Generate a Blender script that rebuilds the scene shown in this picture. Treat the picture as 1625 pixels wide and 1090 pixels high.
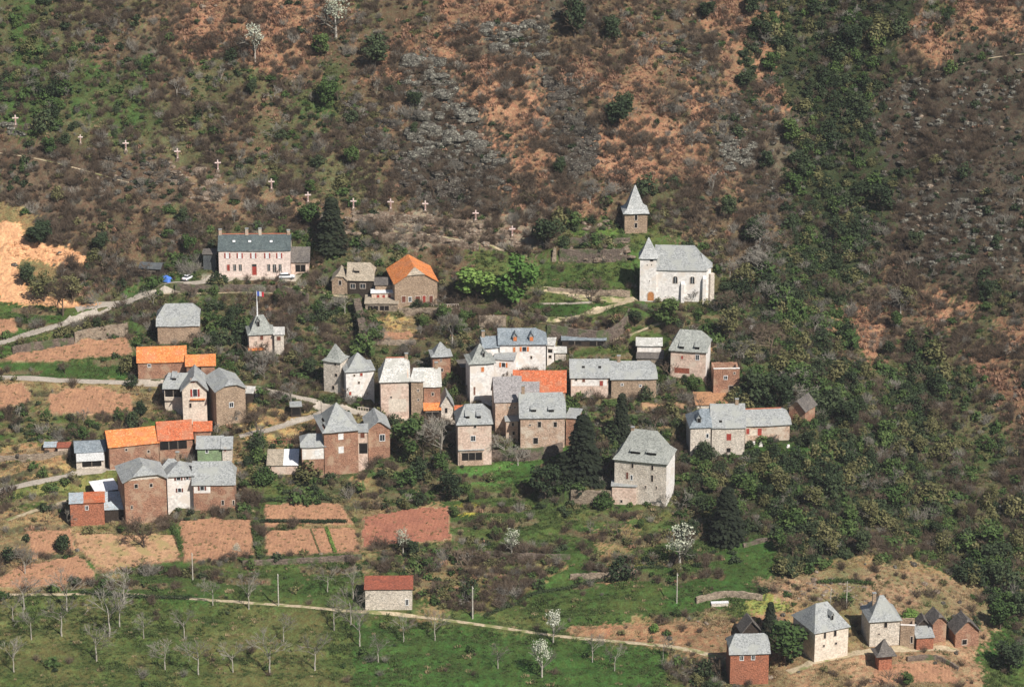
import bpy, bmesh, math, random
import numpy as np
from mathutils import Vector, Matrix
for o in list(bpy.data.objects): bpy.data.objects.remove(o)
SC = bpy.context.scene
COL = SC.collection
random.seed(7); R = random.random

# ---------------------------------------------------------------- camera, sky, sun, exposure
PITCH = math.radians(20.0); DIST = 900.0; FPX = 5220.0      # focal length in photo pixels (1625 wide)
SP, CP = math.sin(PITCH), math.cos(PITCH)
CAM = np.array([0.0, -DIST*CP, DIST*SP])
FW = np.array([0.0, CP, -SP]); UPV = np.array([0.0, SP, CP])
cam = bpy.data.cameras.new('camera'); camo = bpy.data.objects.new('camera', cam); COL.objects.link(camo)
camo.location = CAM; camo.rotation_euler = (math.pi/2-PITCH, 0, 0)
cam.sensor_width = 36; cam.lens = 36*FPX/1625; cam.clip_start = 5; cam.clip_end = 8000
SC.camera = camo
SUN_EL, SUN_AZ = math.radians(46), math.radians(40)         # azimuth measured from the viewer's side towards the right
world = bpy.data.worlds.new('World'); SC.world = world; world.use_nodes = True
wn = world.node_tree.nodes; wl = world.node_tree.links
sky = wn.new('ShaderNodeTexSky'); sky.sky_type = 'NISHITA'; sky.sun_disc = False
sky.sun_elevation = SUN_EL; sky.sun_rotation = math.pi-SUN_AZ; sky.altitude = 400
bg = wn['Background']; bg.inputs['Strength'].default_value = 0.07
wl.new(sky.outputs[0], bg.inputs['Color'])
sd = Vector((math.sin(SUN_AZ)*math.cos(SUN_EL), -math.cos(SUN_AZ)*math.cos(SUN_EL), math.sin(SUN_EL)))
sl = bpy.data.lights.new('sun', 'SUN'); sl.energy = 5.0; sl.angle = math.radians(0.5); sl.color = (1.0, 0.95, 0.88)
so = bpy.data.objects.new('sun', sl); COL.objects.link(so); so.rotation_euler = sd.to_track_quat('Z', 'Y').to_euler()
so.location = (0, 0, 300)
SC.view_settings.view_transform = 'Standard'; SC.view_settings.look = 'None'
SC.view_settings.exposure = 0.25; SC.view_settings.gamma = 1; SC.view_settings.use_curve_mapping = False
SC.render.engine = 'CYCLES'; SC.cycles.max_bounces = 4; SC.cycles.diffuse_bounces = 2

# ---------------------------------------------------------------- helpers
def tag(o, label=None, cat=None, group=None, kind=None):
    if label: o['label'] = label
    if cat: o['category'] = cat
    if group: o['group'] = group
    if kind: o['kind'] = kind
    return o
def empty(name, loc, rz=0, label=None, cat=None, group=None):
    o = bpy.data.objects.new(name, None); COL.objects.link(o); o.location = loc; o.rotation_euler = (0, 0, rz)
    o.empty_display_size = .5
    return tag(o, label, cat, group)
def mesh(name, verts, faces, mat=None):
    m = bpy.data.meshes.new(name); m.from_pydata([tuple(v) for v in verts], [], faces); m.update()
    if mat: m.materials.append(mat)
    return m
def link(name, m, parent=None, loc=None, rz=0, scale=None):
    o = bpy.data.objects.new(name, m); COL.objects.link(o)
    if parent: o.parent = parent
    if loc is not None: o.location = loc
    if rz: o.rotation_euler = (0, 0, rz)
    if scale: o.scale = scale
    return o
class MB:
    def __init__(s): s.v = []; s.f = []
    def box(s, x0, x1, y0, y1, z0, z1, M=None):
        n = len(s.v); P = [(x, y, z) for z in (z0, z1) for x, y in ((x0, y0), (x1, y0), (x1, y1), (x0, y1))]
        if M is not None: P = [tuple(M @ Vector(p)) for p in P]
        s.v += P
        s.f += [(n, n+3, n+2, n+1), (n+4, n+5, n+6, n+7), (n, n+1, n+5, n+4), (n+1, n+2, n+6, n+5), (n+2, n+3, n+7, n+6), (n+3, n, n+4, n+7)]
        return s
    def poly(s, pts):
        n = len(s.v); s.v += [tuple(p) for p in pts]; s.f.append(tuple(range(n, n+len(pts)))); return s
    def tube(s, p, q, r0, r1, k=4, caps=False):
        p = Vector(p); q = Vector(q); d = (q-p).normalized()
        a = d.cross(Vector((.3, .9, .1))).normalized(); b = d.cross(a); n = len(s.v)
        for c, r in ((p, r0), (q, r1)):
            for i in range(k):
                t = 2*math.pi*i/k; s.v.append(tuple(c+a*math.cos(t)*r+b*math.sin(t)*r))
        for i in range(k): s.f.append((n+i, n+(i+1) % k, n+k+(i+1) % k, n+k+i))
        if caps: s.f.append(tuple(n+k+i for i in range(k))); s.f.append(tuple(n+k-1-i for i in range(k)))
        return s
    def mesh(s, name, mat): return mesh(name, s.v, s.f, mat)
    def build(s, name, mat, parent=None, loc=None, rz=0): return link(name, s.mesh(name, mat), parent, loc, rz)

# ---------------------------------------------------------------- materials
MATS = {}
def nodes(name):
    m = bpy.data.materials.new(name); m.use_nodes = True; t = m.node_tree
    return m, t, t.nodes, t.links, t.nodes['Principled BSDF']
def ramp(n, stops):
    r = n.new('ShaderNodeValToRGB'); e = r.color_ramp.elements
    while len(e) > 1: e.remove(e[-1])
    e[0].position = stops[0][0]; e[0].color = (*stops[0][1], 1)
    for p, c in stops[1:]: q = e.new(p); q.color = (*c, 1)
    return r
def sc(c, f): return tuple(min(1, max(0, x*f)) for x in c)
def mulmix(n, l, a, b, fac=1, mode='MULTIPLY'):
    m = n.new('ShaderNodeMix'); m.data_type = 'RGBA'; m.blend_type = mode; m.inputs[0].default_value = fac
    l.new(a, m.inputs[6]); l.new(b, m.inputs[7]); return m
def surf(name, c, c2=None, scale=.7, fine=3.0, bump=.5, rough=.9, vor=None, stain=None, spots=None):
    """wall / roof / soil: world-position noise in two scales, optional stones (voronoi), optional patches of another colour"""
    if name in MATS: return MATS[name]
    m, t, n, l, p = nodes(name); c2 = c2 or sc(c, .72)
    g = n.new('ShaderNodeNewGeometry')
    a = n.new('ShaderNodeTexNoise'); a.inputs['Scale'].default_value = scale; a.inputs['Detail'].default_value = 6; a.inputs['Roughness'].default_value = .65
    l.new(g.outputs['Position'], a.inputs['Vector'])
    r = ramp(n, [(.32, c2), (.5, tuple((x+y)/2 for x, y in zip(c, c2))), (.68, c)]); l.new(a.outputs['Fac'], r.inputs[0]); out = r.outputs[0]
    f = n.new('ShaderNodeTexNoise'); f.inputs['Scale'].default_value = fine; f.inputs['Detail'].default_value = 4
    l.new(g.outputs['Position'], f.inputs['Vector'])
    fr = ramp(n, [(.3, (.74,)*3), (.7, (1.18,)*3)]); l.new(f.outputs['Fac'], fr.inputs[0]); out = mulmix(n, l, out, fr.outputs[0]).outputs[2]
    hgt = f.outputs['Fac']
    if vor:
        v = n.new('ShaderNodeTexVoronoi'); v.inputs['Scale'].default_value = vor
        mp = n.new('ShaderNodeMapping'); mp.inputs['Scale'].default_value = (1, 1, 1.9); l.new(g.outputs['Position'], mp.inputs[0]); l.new(mp.outputs[0], v.inputs['Vector'])
        vr = ramp(n, [(0, (1.05,)*3), (.45, (.97,)*3), (.75, (.72,)*3)]); l.new(v.outputs['Distance'], vr.inputs[0]); out = mulmix(n, l, out, vr.outputs[0]).outputs[2]
        bw = n.new('ShaderNodeSeparateColor'); l.new(v.outputs['Color'], bw.inputs[0])
        v2 = ramp(n, [(0, (.82, .81, .8)), (1, (1.18, 1.15, 1.12))]); l.new(bw.outputs[0], v2.inputs[0]); out = mulmix(n, l, out, v2.outputs[0]).outputs[2]
    if stain:
        s_ = n.new('ShaderNodeTexNoise'); s_.inputs['Scale'].default_value = .35; s_.inputs['Detail'].default_value = 8
        l.new(g.outputs['Position'], s_.inputs['Vector'])
        sr = ramp(n, [(.5, (0, 0, 0)), (.62, (1, 1, 1))]); l.new(s_.outputs['Fac'], sr.inputs[0])
        mx = n.new('ShaderNodeMix'); mx.data_type = 'RGBA'; l.new(sr.outputs[0], mx.inputs[0]); l.new(out, mx.inputs[6]); mx.inputs[7].default_value = (*stain, 1); out = mx.outputs[2]
    if spots:
        s_ = n.new('ShaderNodeTexNoise'); s_.inputs['Scale'].default_value = 2.2; s_.inputs['Detail'].default_value = 3
        l.new(g.outputs['Position'], s_.inputs['Vector'])
        sr = ramp(n, [(.57, (0, 0, 0)), (.66, (1, 1, 1))]); l.new(s_.outputs['Fac'], sr.inputs[0])
        mx = n.new('ShaderNodeMix'); mx.data_type = 'RGBA'; l.new(sr.outputs[0], mx.inputs[0]); l.new(out, mx.inputs[6]); mx.inputs[7].default_value = (*spots, 1); out = mx.outputs[2]
    b = n.new('ShaderNodeBump'); b.inputs['Strength'].default_value = bump; b.inputs['Distance'].default_value = .25
    l.new(hgt, b.inputs['Height']); l.new(b.outputs[0], p.inputs['Normal'])
    l.new(out, p.inputs['Base Color']); p.inputs['Roughness'].default_value = rough; p.inputs['Specular IOR Level'].default_value = .2
    MATS[name] = m; return m
def rowroof(name, c, c2, step=.42, rough=.75, spots=None, stain=None):
    """roof covering: slate or tile courses as ridges at a fixed spacing of height, plus tone from stone to stone"""
    m = surf(name, c, c2, scale=.5, fine=3.4, bump=.35, rough=rough, vor=2.4, spots=spots, stain=stain)
    return m
rowroof('slate', (.385, .4, .4), (.29, .305, .305), spots=(.37, .38, .36), stain=(.33, .335, .31))
rowroof('slate_green', (.36, .375, .35), (.28, .295, .275), spots=(.36, .37, .33))
rowroof('slate_blue', (.30, .34, .37), (.2, .24, .27))
rowroof('slate_school', (.12, .15, .15), (.085, .11, .115))
rowroof('slate_dark', (.19, .17, .15), (.11, .1, .095))
rowroof('slate_pale', (.72, .7, .66), (.5, .5, .47), stain=(.42, .41, .37))
rowroof('slate_tan', (.47, .4, .31), (.35, .3, .23))
rowroof('slate_spire', (.55, .56, .55), (.4, .42, .42))
rowroof('tile_orange', (.82, .29, .09), (.62, .2, .065), spots=(.72, .36, .16), stain=(.55, .2, .085))
rowroof('tile_red', (.66, .18, .075), (.46, .13, .06), spots=(.55, .25, .14), stain=(.42, .16, .085))
rowroof('tile_rust', (.4, .12, .07), (.26, .09, .06))
rowroof('tile_ochre', (.52, .28, .15), (.4, .22, .12))
surf('tin', (.5, .56, .6), (.33, .38, .4), rough=.55, spots=(.35, .25, .2))
surf('tin_dark', (.13, .14, .14), (.07, .075, .08), rough=.7)
surf('tin_white', (.8, .8, .8), (.7, .7, .7), rough=.6)
surf('plaster_white', (.86, .82, .77), (.77, .72, .67), scale=.35, fine=1.5, bump=.1, stain=(.74, .66, .58))
surf('plaster_pink', (.74, .57, .47), (.56, .4, .31), scale=.5, fine=2, bump=.3, stain=(.66, .54, .44))
surf('plaster_cream', (.8, .7, .58), (.62, .52, .42), scale=.4, fine=2, bump=.2)
surf('plaster_school', (.82, .67, .59), (.74, .59, .52), scale=.4, fine=2, bump=.2)
surf('plaster_grey', (.76, .69, .6), (.6, .53, .45), scale=.5, fine=2.5, bump=.4, vor=3)
surf('plaster_green', (.27, .38, .2), (.2, .25, .15), scale=.8)
surf('stone_pink', (.66, .49, .38), (.46, .32, .23), scale=.5, fine=3, bump=.6, vor=3, stain=(.6, .5, .4))
surf('stone_brown', (.46, .25, .165), (.31, .17, .115), scale=.5, fine=3, bump=.7, vor=3, stain=(.42, .28, .19))
surf('stone_red', (.5, .19, .11), (.37, .16, .1), scale=.5, fine=3, bump=.7, vor=3)
surf('stone_tan', (.47, .35, .25), (.35, .255, .18), scale=.5, fine=3, bump=.7, vor=3)
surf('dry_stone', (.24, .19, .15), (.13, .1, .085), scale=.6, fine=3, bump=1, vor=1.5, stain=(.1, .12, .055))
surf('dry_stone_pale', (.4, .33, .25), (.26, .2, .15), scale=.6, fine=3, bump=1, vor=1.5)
surf('rock', (.2, .185, .15), (.025, .021, .018), scale=1.1, fine=1.9, bump=1.5, spots=(.33, .325, .26))  # near-black mottling puts the shade of crevices into the stone colour
surf('rock_dark', (.12, .1, .08), (.022, .018, .015), scale=1.1, fine=1.9, bump=1.3, spots=(.2, .195, .155))
surf('rock_warm', (.3, .225, .165), (.12, .085, .06), scale=.7, fine=1.9, bump=1.2, spots=(.36, .33, .26))
surf('soil', (.4, .215, .12), (.28, .145, .085), scale=.4, fine=2.2, bump=.5)
surf('soil_red', (.36, .15, .09), (.25, .1, .065), scale=.25, fine=2.2, bump=.5)
surf('soil_dry', (.47, .28, .16), (.34, .2, .11), scale=.4, fine=2, bump=.5, stain=(.32, .24, .11))
surf('sand', (.74, .41, .21), (.52, .27, .14), scale=.35, fine=1.4, bump=1.2, spots=(.42, .25, .14))
surf('road_grey', (.47, .41, .34), (.36, .31, .25), scale=.3, fine=2, bump=.2)
surf('track', (.52, .42, .29), (.4, .32, .2), scale=.4, fine=2, bump=.3, stain=(.2, .21, .08))
surf('shutter_red', (.42, .07, .05)); surf('shutter_brown', (.2, .07, .045)); surf('shutter_orange', (.75, .23, .07)); surf('door_wood', (.62, .27, .1))
surf('frame_white', (.85, .84, .82), (.8, .79, .77)); surf('frame_stone', (.66, .56, .47), (.5, .42, .35)); surf('brick', (.55, .2, .12))
surf('wood_grey', (.3, .25, .2)); surf('wood_dark', (.06, .045, .035)); surf('pole_pale', (.6, .55, .47))
surf('bark', (.15, .11, .08)); surf('bark_pale', (.5, .45, .38)); surf('cross_paint', (.86, .7, .64), (.8, .6, .54)); surf('cross_wood', (.34, .12, .09))
def furrows(name, sc_, ang, depth):
    m = MATS[name]; t = m.node_tree; n = t.nodes; l = t.links; p = n['Principled BSDF']; g = n.new('ShaderNodeNewGeometry'); mp = n.new('ShaderNodeMapping'); mp.inputs['Rotation'].default_value = (0, 0, ang)
    w = n.new('ShaderNodeTexWave'); w.inputs['Scale'].default_value = sc_; w.inputs['Distortion'].default_value = 1.6; w.inputs['Detail'].default_value = 2; w.inputs['Detail Scale'].default_value = .6
    l.new(g.outputs['Position'], mp.inputs[0]); l.new(mp.outputs[0], w.inputs['Vector']); r = ramp(n, [(.1, (1-depth,)*3), (.7, (1.06,)*3)]); l.new(w.outputs['Fac'], r.inputs[0])
    b = n.new('ShaderNodeBump'); b.inputs['Strength'].default_value = .25; b.inputs['Distance'].default_value = .08; l.new(w.outputs['Fac'], b.inputs['Height']); old = p.inputs['Normal'].links[0].from_socket; l.new(old, b.inputs['Normal']); l.new(b.outputs[0], p.inputs['Normal'])
    src = p.inputs['Base Color'].links[0].from_socket; l.new(mulmix(n, l, src, r.outputs[0]).outputs[2], p.inputs['Base Color'])
furrows('soil', .33, .12, .02); furrows('soil_red', .3, .2, .02)
def flat(name, c, rough=.5, metal=0, spec=.5):
    m, t, n, l, p = nodes(name)
    g = n.new('ShaderNodeNewGeometry'); a = n.new('ShaderNodeTexNoise'); a.inputs['Scale'].default_value = 1.3
    l.new(g.outputs['Position'], a.inputs['Vector']); r = ramp(n, [(.3, sc(c, .85)), (.7, sc(c, 1.1))]); l.new(a.outputs['Fac'], r.inputs[0]); l.new(r.outputs[0], p.inputs['Base Color'])
    p.inputs['Roughness'].default_value = rough; p.inputs['Metallic'].default_value = metal; p.inputs['Specular IOR Level'].default_value = spec
    MATS[name] = m; return m
flat('glass', (.03, .035, .04), .15); flat('dark', (.018, .016, .015), .9, 0, .1); flat('curtain', (.78, .76, .74), .6)
flat('car_white', (.82, .83, .84), .25); flat('tarp_blue', (.08, .2, .62), .45); flat('tyre', (.02, .02, .02), .8); flat('flag_red', (.6, .04, .05), .8)
flat('flag_white', (.85, .85, .85), .8); flat('flag_blue', (.05, .1, .4), .8)
def leafmat(name, stops, trans=0.0, rough=.8):
    m, t, n, l, p = nodes(name)
    g = n.new('ShaderNodeNewGeometry'); oi = n.new('ShaderNodeObjectInfo')
    ad = n.new('ShaderNodeMath'); ad.operation = 'MULTIPLY'; ad.inputs[1].default_value = .5; l.new(g.outputs['Random Per Island'], ad.inputs[0])
    a2 = n.new('ShaderNodeMath'); a2.operation = 'MULTIPLY_ADD'; a2.inputs[1].default_value = .5; l.new(oi.outputs['Random'], a2.inputs[0]); l.new(ad.outputs[0], a2.inputs[2])
    r = ramp(n, stops); l.new(a2.outputs[0], r.inputs[0]); l.new(r.outputs[0], p.inputs['Base Color'])
    p.inputs['Roughness'].default_value = rough; p.inputs['Specular IOR Level'].default_value = .15
    MATS[name] = m; return m
leafmat('leaf_green', [(0, (.032, .058, .018)), (.5, (.06, .1, .028)), (1, (.115, .155, .048))])
leafmat('leaf_spring', [(0, (.07, .13, .03)), (.5, (.12, .205, .045)), (1, (.2, .28, .07))])
leafmat('leaf_dark', [(0, (.02, .033, .015)), (.5, (.038, .056, .025)), (1, (.075, .095, .043))])
leafmat('needle', [(0, (.014, .019, .011)), (.5, (.021, .028, .015)), (1, (.036, .044, .022))])
leafmat('needle_green', [(0, (.02, .035, .016)), (.5, (.035, .055, .022)), (1, (.06, .09, .03))])
leafmat('leaf_olive', [(0, (.07, .075, .03)), (.5, (.13, .125, .05)), (1, (.2, .18, .085))])
leafmat('blossom', [(0, (.3, .32, .22)), (.5, (.44, .45, .34)), (1, (.62, .61, .52))])
leafmat('blossom_pink', [(0, (.45, .3, .4)), (.5, (.6, .45, .55)), (1, (.75, .62, .68))])
leafmat('leaf_yellow', [(0, (.5, .26, .03)), (.5, (.75, .42, .05)), (1, (.85, .55, .1))])
leafmat('twig_brown', [(0, (.065, .047, .034)), (.5, (.115, .083, .058)), (1, (.2, .15, .105))])
leafmat('leaf_fresh', [(0, (.045, .095, .022)), (.5, (.075, .15, .032)), (1, (.14, .23, .055))])
leafmat('twig_grey', [(0, (.14, .125, .1)), (.5, (.22, .2, .165)), (1, (.33, .3, .255))])
leafmat('bracken', [(0, (.19, .105, .068)), (.5, (.33, .185, .12)), (1, (.47, .3, .2))])
leafmat('drygrass', [(0, (.19, .14, .075)), (.5, (.3, .22, .12)), (1, (.43, .33, .2))])
leafmat('grass_tuft', [(0, (.04, .065, .02)), (.5, (.07, .105, .03)), (1, (.15, .165, .06))])

# ---------------------------------------------------------------- terrain as numbers
def vn(x, y, seed=0):
    xi = np.floor(x).astype(np.int64); yi = np.floor(y).astype(np.int64); fx = x-xi; fy = y-yi
    fx = fx*fx*(3-2*fx); fy = fy*fy*(3-2*fy)
    def h(a, b):
        n = (a*374761393+b*668265263+seed*974634777) & 0xffffffff
        n = ((n ^ (n >> 13))*1274126177) & 0xffffffff
        return ((n ^ (n >> 16)) & 0xffff)/65535.0*2-1
    return (h(xi, yi)*(1-fx)+h(xi+1, yi)*fx)*(1-fy)+(h(xi, yi+1)*(1-fx)+h(xi+1, yi+1)*fx)*fy
def fbm(x, y, s, seed=0, o=4):
    r = 0; a = 1.0; t = 0
    for i in range(o):
        r = r+a*vn(x/s+17.3*i, y/s-9.1*i, seed+i); t += a; a *= .5; s *= .5
    return r/t
def sst(a, b, x): t = np.clip((x-a)/(b-a), 0, 1); return t*t*(3-2*t)
_py = np.arange(-2600., 1500., 1.)
_pz = np.interp(_py, [-2600, -1500, -1000, -846, -600, -420, -330, -148, -60, 0, 25, 50, 98, 250, 500, 900, 1500],
                [420, 350, 300, 255, 60, -88, -86, -47, -22.5, 0, 9.5, 24, 64, 185, 300, 380, 420])
_k = np.exp(-(np.arange(-18, 19)/6.)**2/2); _k /= _k.sum(); _pz = np.convolve(np.pad(_pz, 18, mode='edge'), _k, 'valid')
def H0(x, y):
    x = np.asarray(x, float); y = np.asarray(y, float)
    z = np.interp(y, _py, _pz)
    xr = np.interp(y, [-250, -130, 20, 90, 200], [190, 150, 108, 82, 60])        # the ravine right of the village
    z = z-13*np.exp(-((x-xr)/34)**2)*sst(-230, -60, y)*(1-sst(120, 220, y))
    z = z+4*np.exp(-((x+20)/55)**2)*sst(30, 60, y)                                 # the rocky nose above the village
    z = z+1.3*fbm(x, y, 34, 3, 2)+2.5*fbm(x, y, 60, 5, 2)*sst(30, 70, y)
    return z
def ray(u, v):
    return FW+(u-812.5)/FPX*np.array([1., 0, 0])-(v-545)/FPX*UPV
def hitf(u, v, Hf):
    d = ray(u, v); t = np.arange(620, 1250, .4); P = CAM+t[:, None]*d
    b = P[:, 2] < Hf(P[:, 0], P[:, 1]); i = int(np.argmax(b)) if b.any() else len(t)-1
    lo, hi = t[max(i-1, 0)], t[i]
    for _ in range(6):
        m = (lo+hi)/2; p = CAM+m*d
        if p[2] < Hf(p[0:1], p[1:2])[0]: hi = m
        else: lo = m
    return CAM+hi*d
def hit0(u, v): return hitf(u, v, H0)
def scale_at(P): return FPX/float(np.dot(P-CAM, FW))
def project(x, y, z):
    dx = x-CAM[0]; dy = y-CAM[1]; dz = z-CAM[2]; w = dy*CP-dz*SP
    return 812.5+FPX*dx/w, 545-FPX*(dy*SP+dz*CP)/w

def axis(lo, hi, st, far_lo, far_hi, n=26):
    a = np.arange(lo, hi+st/2, st)
    l = lo-(np.arange(1, n+1)/n)**2.2*(lo-far_lo); h = hi+(np.arange(1, n+1)/n)**2.2*(far_hi-hi)
    return np.concatenate([l[::-1], a, h])
GX = axis(-172, 172, .55, -1800, 1800); GY = axis(-172, 122, .55, -2500, 1400)
X, Y = np.meshgrid(GX, GY); Z = H0(X, Y)
U, V = project(X, Y, Z)

ROWS = """
ggkkbboooookbbooorrbbbooegeeegoodo
ggkbrbbkoobbbrorrbbbobboeeegbodddo
ggbkkbkkkbgbbrroorooobboeeegeddodd
gggkkkkkbggkbrrobrboobbreeeedrddrd
bkkkkkkbkkbkbrrroorroobrrreebrddrd
kdbbdbrbkkkkbbrrrorbooobrbreebdrdd
yddbbbkkbkkkbddbboobkkbbbbbeedrdrd
sdbbbbkkkgbkkbbbkbggmkbbbbeebdrrdr
ssdbkggggkgkkbbmmmkmmmkbbebbbebrrr
ssbkgggkbkggggkmkmmmmkggggbkbbkebb
mmkkgkggbgggkkkbkkbbmggggkkobkoook
mmmmggggbgggkkgggkkmmggggkkkoekobk
yyyyybkkgkggkggkkggggggeeegkkkebo
mmkmmkkkyyyyggkkggggggggggeekkbbbb
yyykkkyygygggggmmmeegkkggeeekgkbbb
kkggkkkkmggyggmmmegggggeeeeggegbbe
yyyyykkkgyyyyymgmmmmmmgmeeeeeegeee
yyyyymmmggyygmmmmmmymmmeeeekkgyggg
yymmmmmmmggmmmymmmmmmmmmeeyyyyygee
mgmmmmmmmmmmmymmmmmmykyyyyyyyyyyge
mmkkmmmmmmmmmmmmmmyyykggkyyyyyyyme
mmkkkkkkmmmmmmmmmmmgkkgkyyyykyygme
""".split()
ROWS = [(r+r[-1]*40)[:33] for r in ROWS]
KEYS = 'oksbrdegmy'
GRID = np.array([[KEYS.index(c) for c in r] for r in ROWS])
for (a_, b_, c_, d_, k_) in [(1140, 1330, 480, 600, 'g'), (1300, 1480, 560, 720, 'g'), (1180, 1340, 400, 500, 'e'), (1230, 1330, 560, 700, 'e'), (1440, 1625, 500, 560, 'k'), (1120, 1500, 700, 870, 'e'), (1480, 1625, 640, 740, 'k'), (1440, 1625, 740, 870, 'g'), (1240, 1420, 60, 440, 'e'), (1500, 1625, 870, 980, 'e'), (1440, 1625, 120, 430, 'd'), (0, 250, 100, 200, 'g'), (250, 500, 250, 340, 'k'), (0, 560, 1000, 1100, 'm'), (1300, 1500, 600, 700, 'e'), (1150, 1250, 480, 540, 'g'), (1480, 1625, 700, 760, 'g')]:
    GRID[round(c_/50):round(d_/50), round(a_/50):round(b_/50)] = KEYS.index(k_)
_up = 1-sst(330, 460, V)
wu = U+38*fbm(X, Y, 14, 11, 4)+26*_up*fbm(X, Y*.35, 9, 13, 4); wv = V+40*fbm(X, Y, 14, 12, 4)
def cls_at(u, v): return GRID[np.clip((v/50).astype(int), 0, 21), np.clip((u/50).astype(int), 0, 32)]
_rg = np.random.default_rng(8); JIT = _rg.normal(0, 1, (2,)+X.shape)
wu = wu+9*JIT[0]; wv = wv+7*JIT[1]
CLS = cls_at(wu, wv)
BASE = {'o': ((.33, .18, .11), (.19, .12, .075)), 'k': ((.14, .13, .065), (.095, .085, .045)), 's': ((.3, .2, .1), (.2, .17, .08)),
        'b': ((.18, .12, .075), (.11, .08, .05)), 'r': ((.13, .105, .075), (.065, .05, .038)), 'd': ((.095, .075, .056), (.055, .045, .035)),
        'e': ((.055, .065, .03), (.035, .042, .02)), 'g': ((.06, .1, .03), (.105, .095, .05)), 'm': ((.065, .12, .03), (.115, .13, .045)), 'y': ((.34, .225, .12), (.21, .17, .08))}
C = np.zeros(X.shape+(3,))
mixn = np.clip(.5+1.6*((1-_up*.6)*fbm(X, Y, 7, 21, 5)+_up*.75*fbm(X, Y*.4, 6, 22, 5)), 0, 1)
for k, (a, b) in BASE.items():
    w = CLS == KEYS.index(k); mm = mixn[w][:, None]; C[w] = np.array(a)*mm+np.array(b)*(1-mm)

# warped pixel position for the edges of painted ground
eu = U+7*fbm(X, Y, 6, 31, 4); ev = V+5*fbm(X, Y, 6, 32, 4)
def inpoly(poly, u, v):
    r = np.zeros(u.shape, bool); n = len(poly)
    for i in range(n):
        x1, y1 = poly[i]; x2, y2 = poly[(i+1) % n]
        if y1 == y2: continue
        c = ((y1 > v) != (y2 > v)) & (u < (x2-x1)*(v-y1)/(y2-y1)+x1); r ^= c
    return r
def paint(poly, a, b=None, cls=None, clean=False, soft=0):
    su, sv = (eu+3.0*JIT[0], ev+2.2*JIT[1]) if not clean else (U+1.2*fbm(X, Y, 3, 41, 2), V+1.2*fbm(X, Y, 3, 42, 2))
    if soft: su, sv = U+soft*fbm(X, Y, 8, 43, 4)+soft*.2*JIT[0], V+soft*fbm(X, Y, 8, 44, 4)+soft*.2*JIT[1]
    w = inpoly(poly, su, sv); b = b or sc(a, .7); mm = mixn[w][:, None]
    C[w] = np.array(a)*mm+np.array(b)*(1-mm)
    if cls: CLS[w] = KEYS.index(cls)
    return w
GREEN = (.058, .1, .027); GREEN2 = (.085, .115, .034); LUSH = (.055, .11, .027); DRY = (.42, .30, .13); BRK = (.4, .215, .135)
# bracken tongues and bare slopes
for p in ([(780, 120), (850, 130), (875, 250), (870, 330), (830, 290), (800, 200)], [(920, 190), (1000, 180), (1080, 230), (1060, 290), (960, 280)],
          [(560, 150), (640, 60), (760, 60), (700, 110), (760, 150), (820, 330), (780, 320), (720, 200), (660, 90)], [(260, 20), (500, 0), (520, 60), (300, 70)],
          [(1190, 60), (1225, 60), (1230, 170), (1205, 200)], [(1440, 10), (1480, 15), (1478, 85), (1440, 80)], [(1540, 20), (1625, 20), (1625, 55), (1560, 40)],
          [(1460, 470), (1570, 470), (1560, 500), (1480, 505)], [(1330, 480), (1400, 500), (1400, 590), (1350, 570)], [(1560, 580), (1625, 570), (1625, 620), (1570, 605)],
          [(1070, 150), (1110, 100), (1120, 200), (1090, 260), (1070, 220)]): paint(p, BRK, (.25, .14, .085), 'o', soft=42)
for p in ([(630, 160), (690, 110), (760, 190), (795, 270), (800, 330), (640, 300)], [(870, 110), (910, 130), (945, 250), (920, 290), (885, 260)], [(1130, 215), (1200, 205), (1210, 265), (1140, 275)],
          [(1380, 120), (1625, 140), (1625, 260), (1400, 250)], [(1400, 300), (1625, 310), (1625, 410), (1430, 410)]): paint(p, (.085, .065, .048), (.04, .032, .026), 'r', soft=38)  # dark ground colour paints shaded gaps between the cliff blocks
for p in ([(0, 215), (160, 235), (350, 275), (330, 330), (120, 350), (0, 330)],): paint(p, (.16, .11, .075), (.1, .07, .05), 'd', soft=16)
paint([(600, 335), (880, 335), (880, 398), (780, 405), (600, 380)], (.3, .24, .18), (.2, .15, .11), 'b', soft=14)
paint([(290, 275), (560, 330), (560, 372), (300, 345)], (.27, .18, .11), (.18, .12, .08), 'b', soft=12)
# meadows and lawns
paint([(0, 945), (600, 980), (1060, 1030), (1100, 1160), (-60, 1160)], GREEN2, (.13, .13, .05), 'm', soft=20)
paint([(560, 985), (760, 1000), (1060, 1035), (1060, 1160), (560, 1160)], LUSH, GREEN, 'm')
for p in ([(200, 900), (560, 880), (575, 962), (330, 945), (180, 935)], [(700, 775), (830, 790), (960, 870), (900, 900), (760, 860), (700, 820)], [(1040, 870), (1220, 890), (1180, 960), (1060, 975), (880, 985), (760, 975), (900, 920)]): paint(p, GREEN, GREEN2, 'm')
paint([(725, 735), (780, 726), (870, 735), (850, 765), (770, 768), (725, 755)], LUSH, (.1, .2, .05), 'm')
paint([(858, 418), (985, 418), (1003, 440), (1005, 466), (865, 450)], GREEN2, GREEN, 'm')
paint([(905, 364), (985, 362), (985, 374), (905, 376)], (.13, .2, .05), None, 'm'); paint([(840, 482), (945, 482), (925, 500), (880, 508), (840, 500)], LUSH, None, 'm')
paint([(0, 481), (165, 487), (120, 508), (0, 540)], LUSH, GREEN2, 'm'); paint([(0, 574), (208, 568), (206, 600), (0, 596)], LUSH, GREEN, 'm')
paint([(0, 650), (215, 655), (245, 680), (160, 690), (0, 700)], GREEN2, (.2, .15, .08), 'g'); paint([(980, 690), (1000, 680), (1090, 700), (1080, 770), (980, 720)], GREEN, None, 'g')
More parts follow.
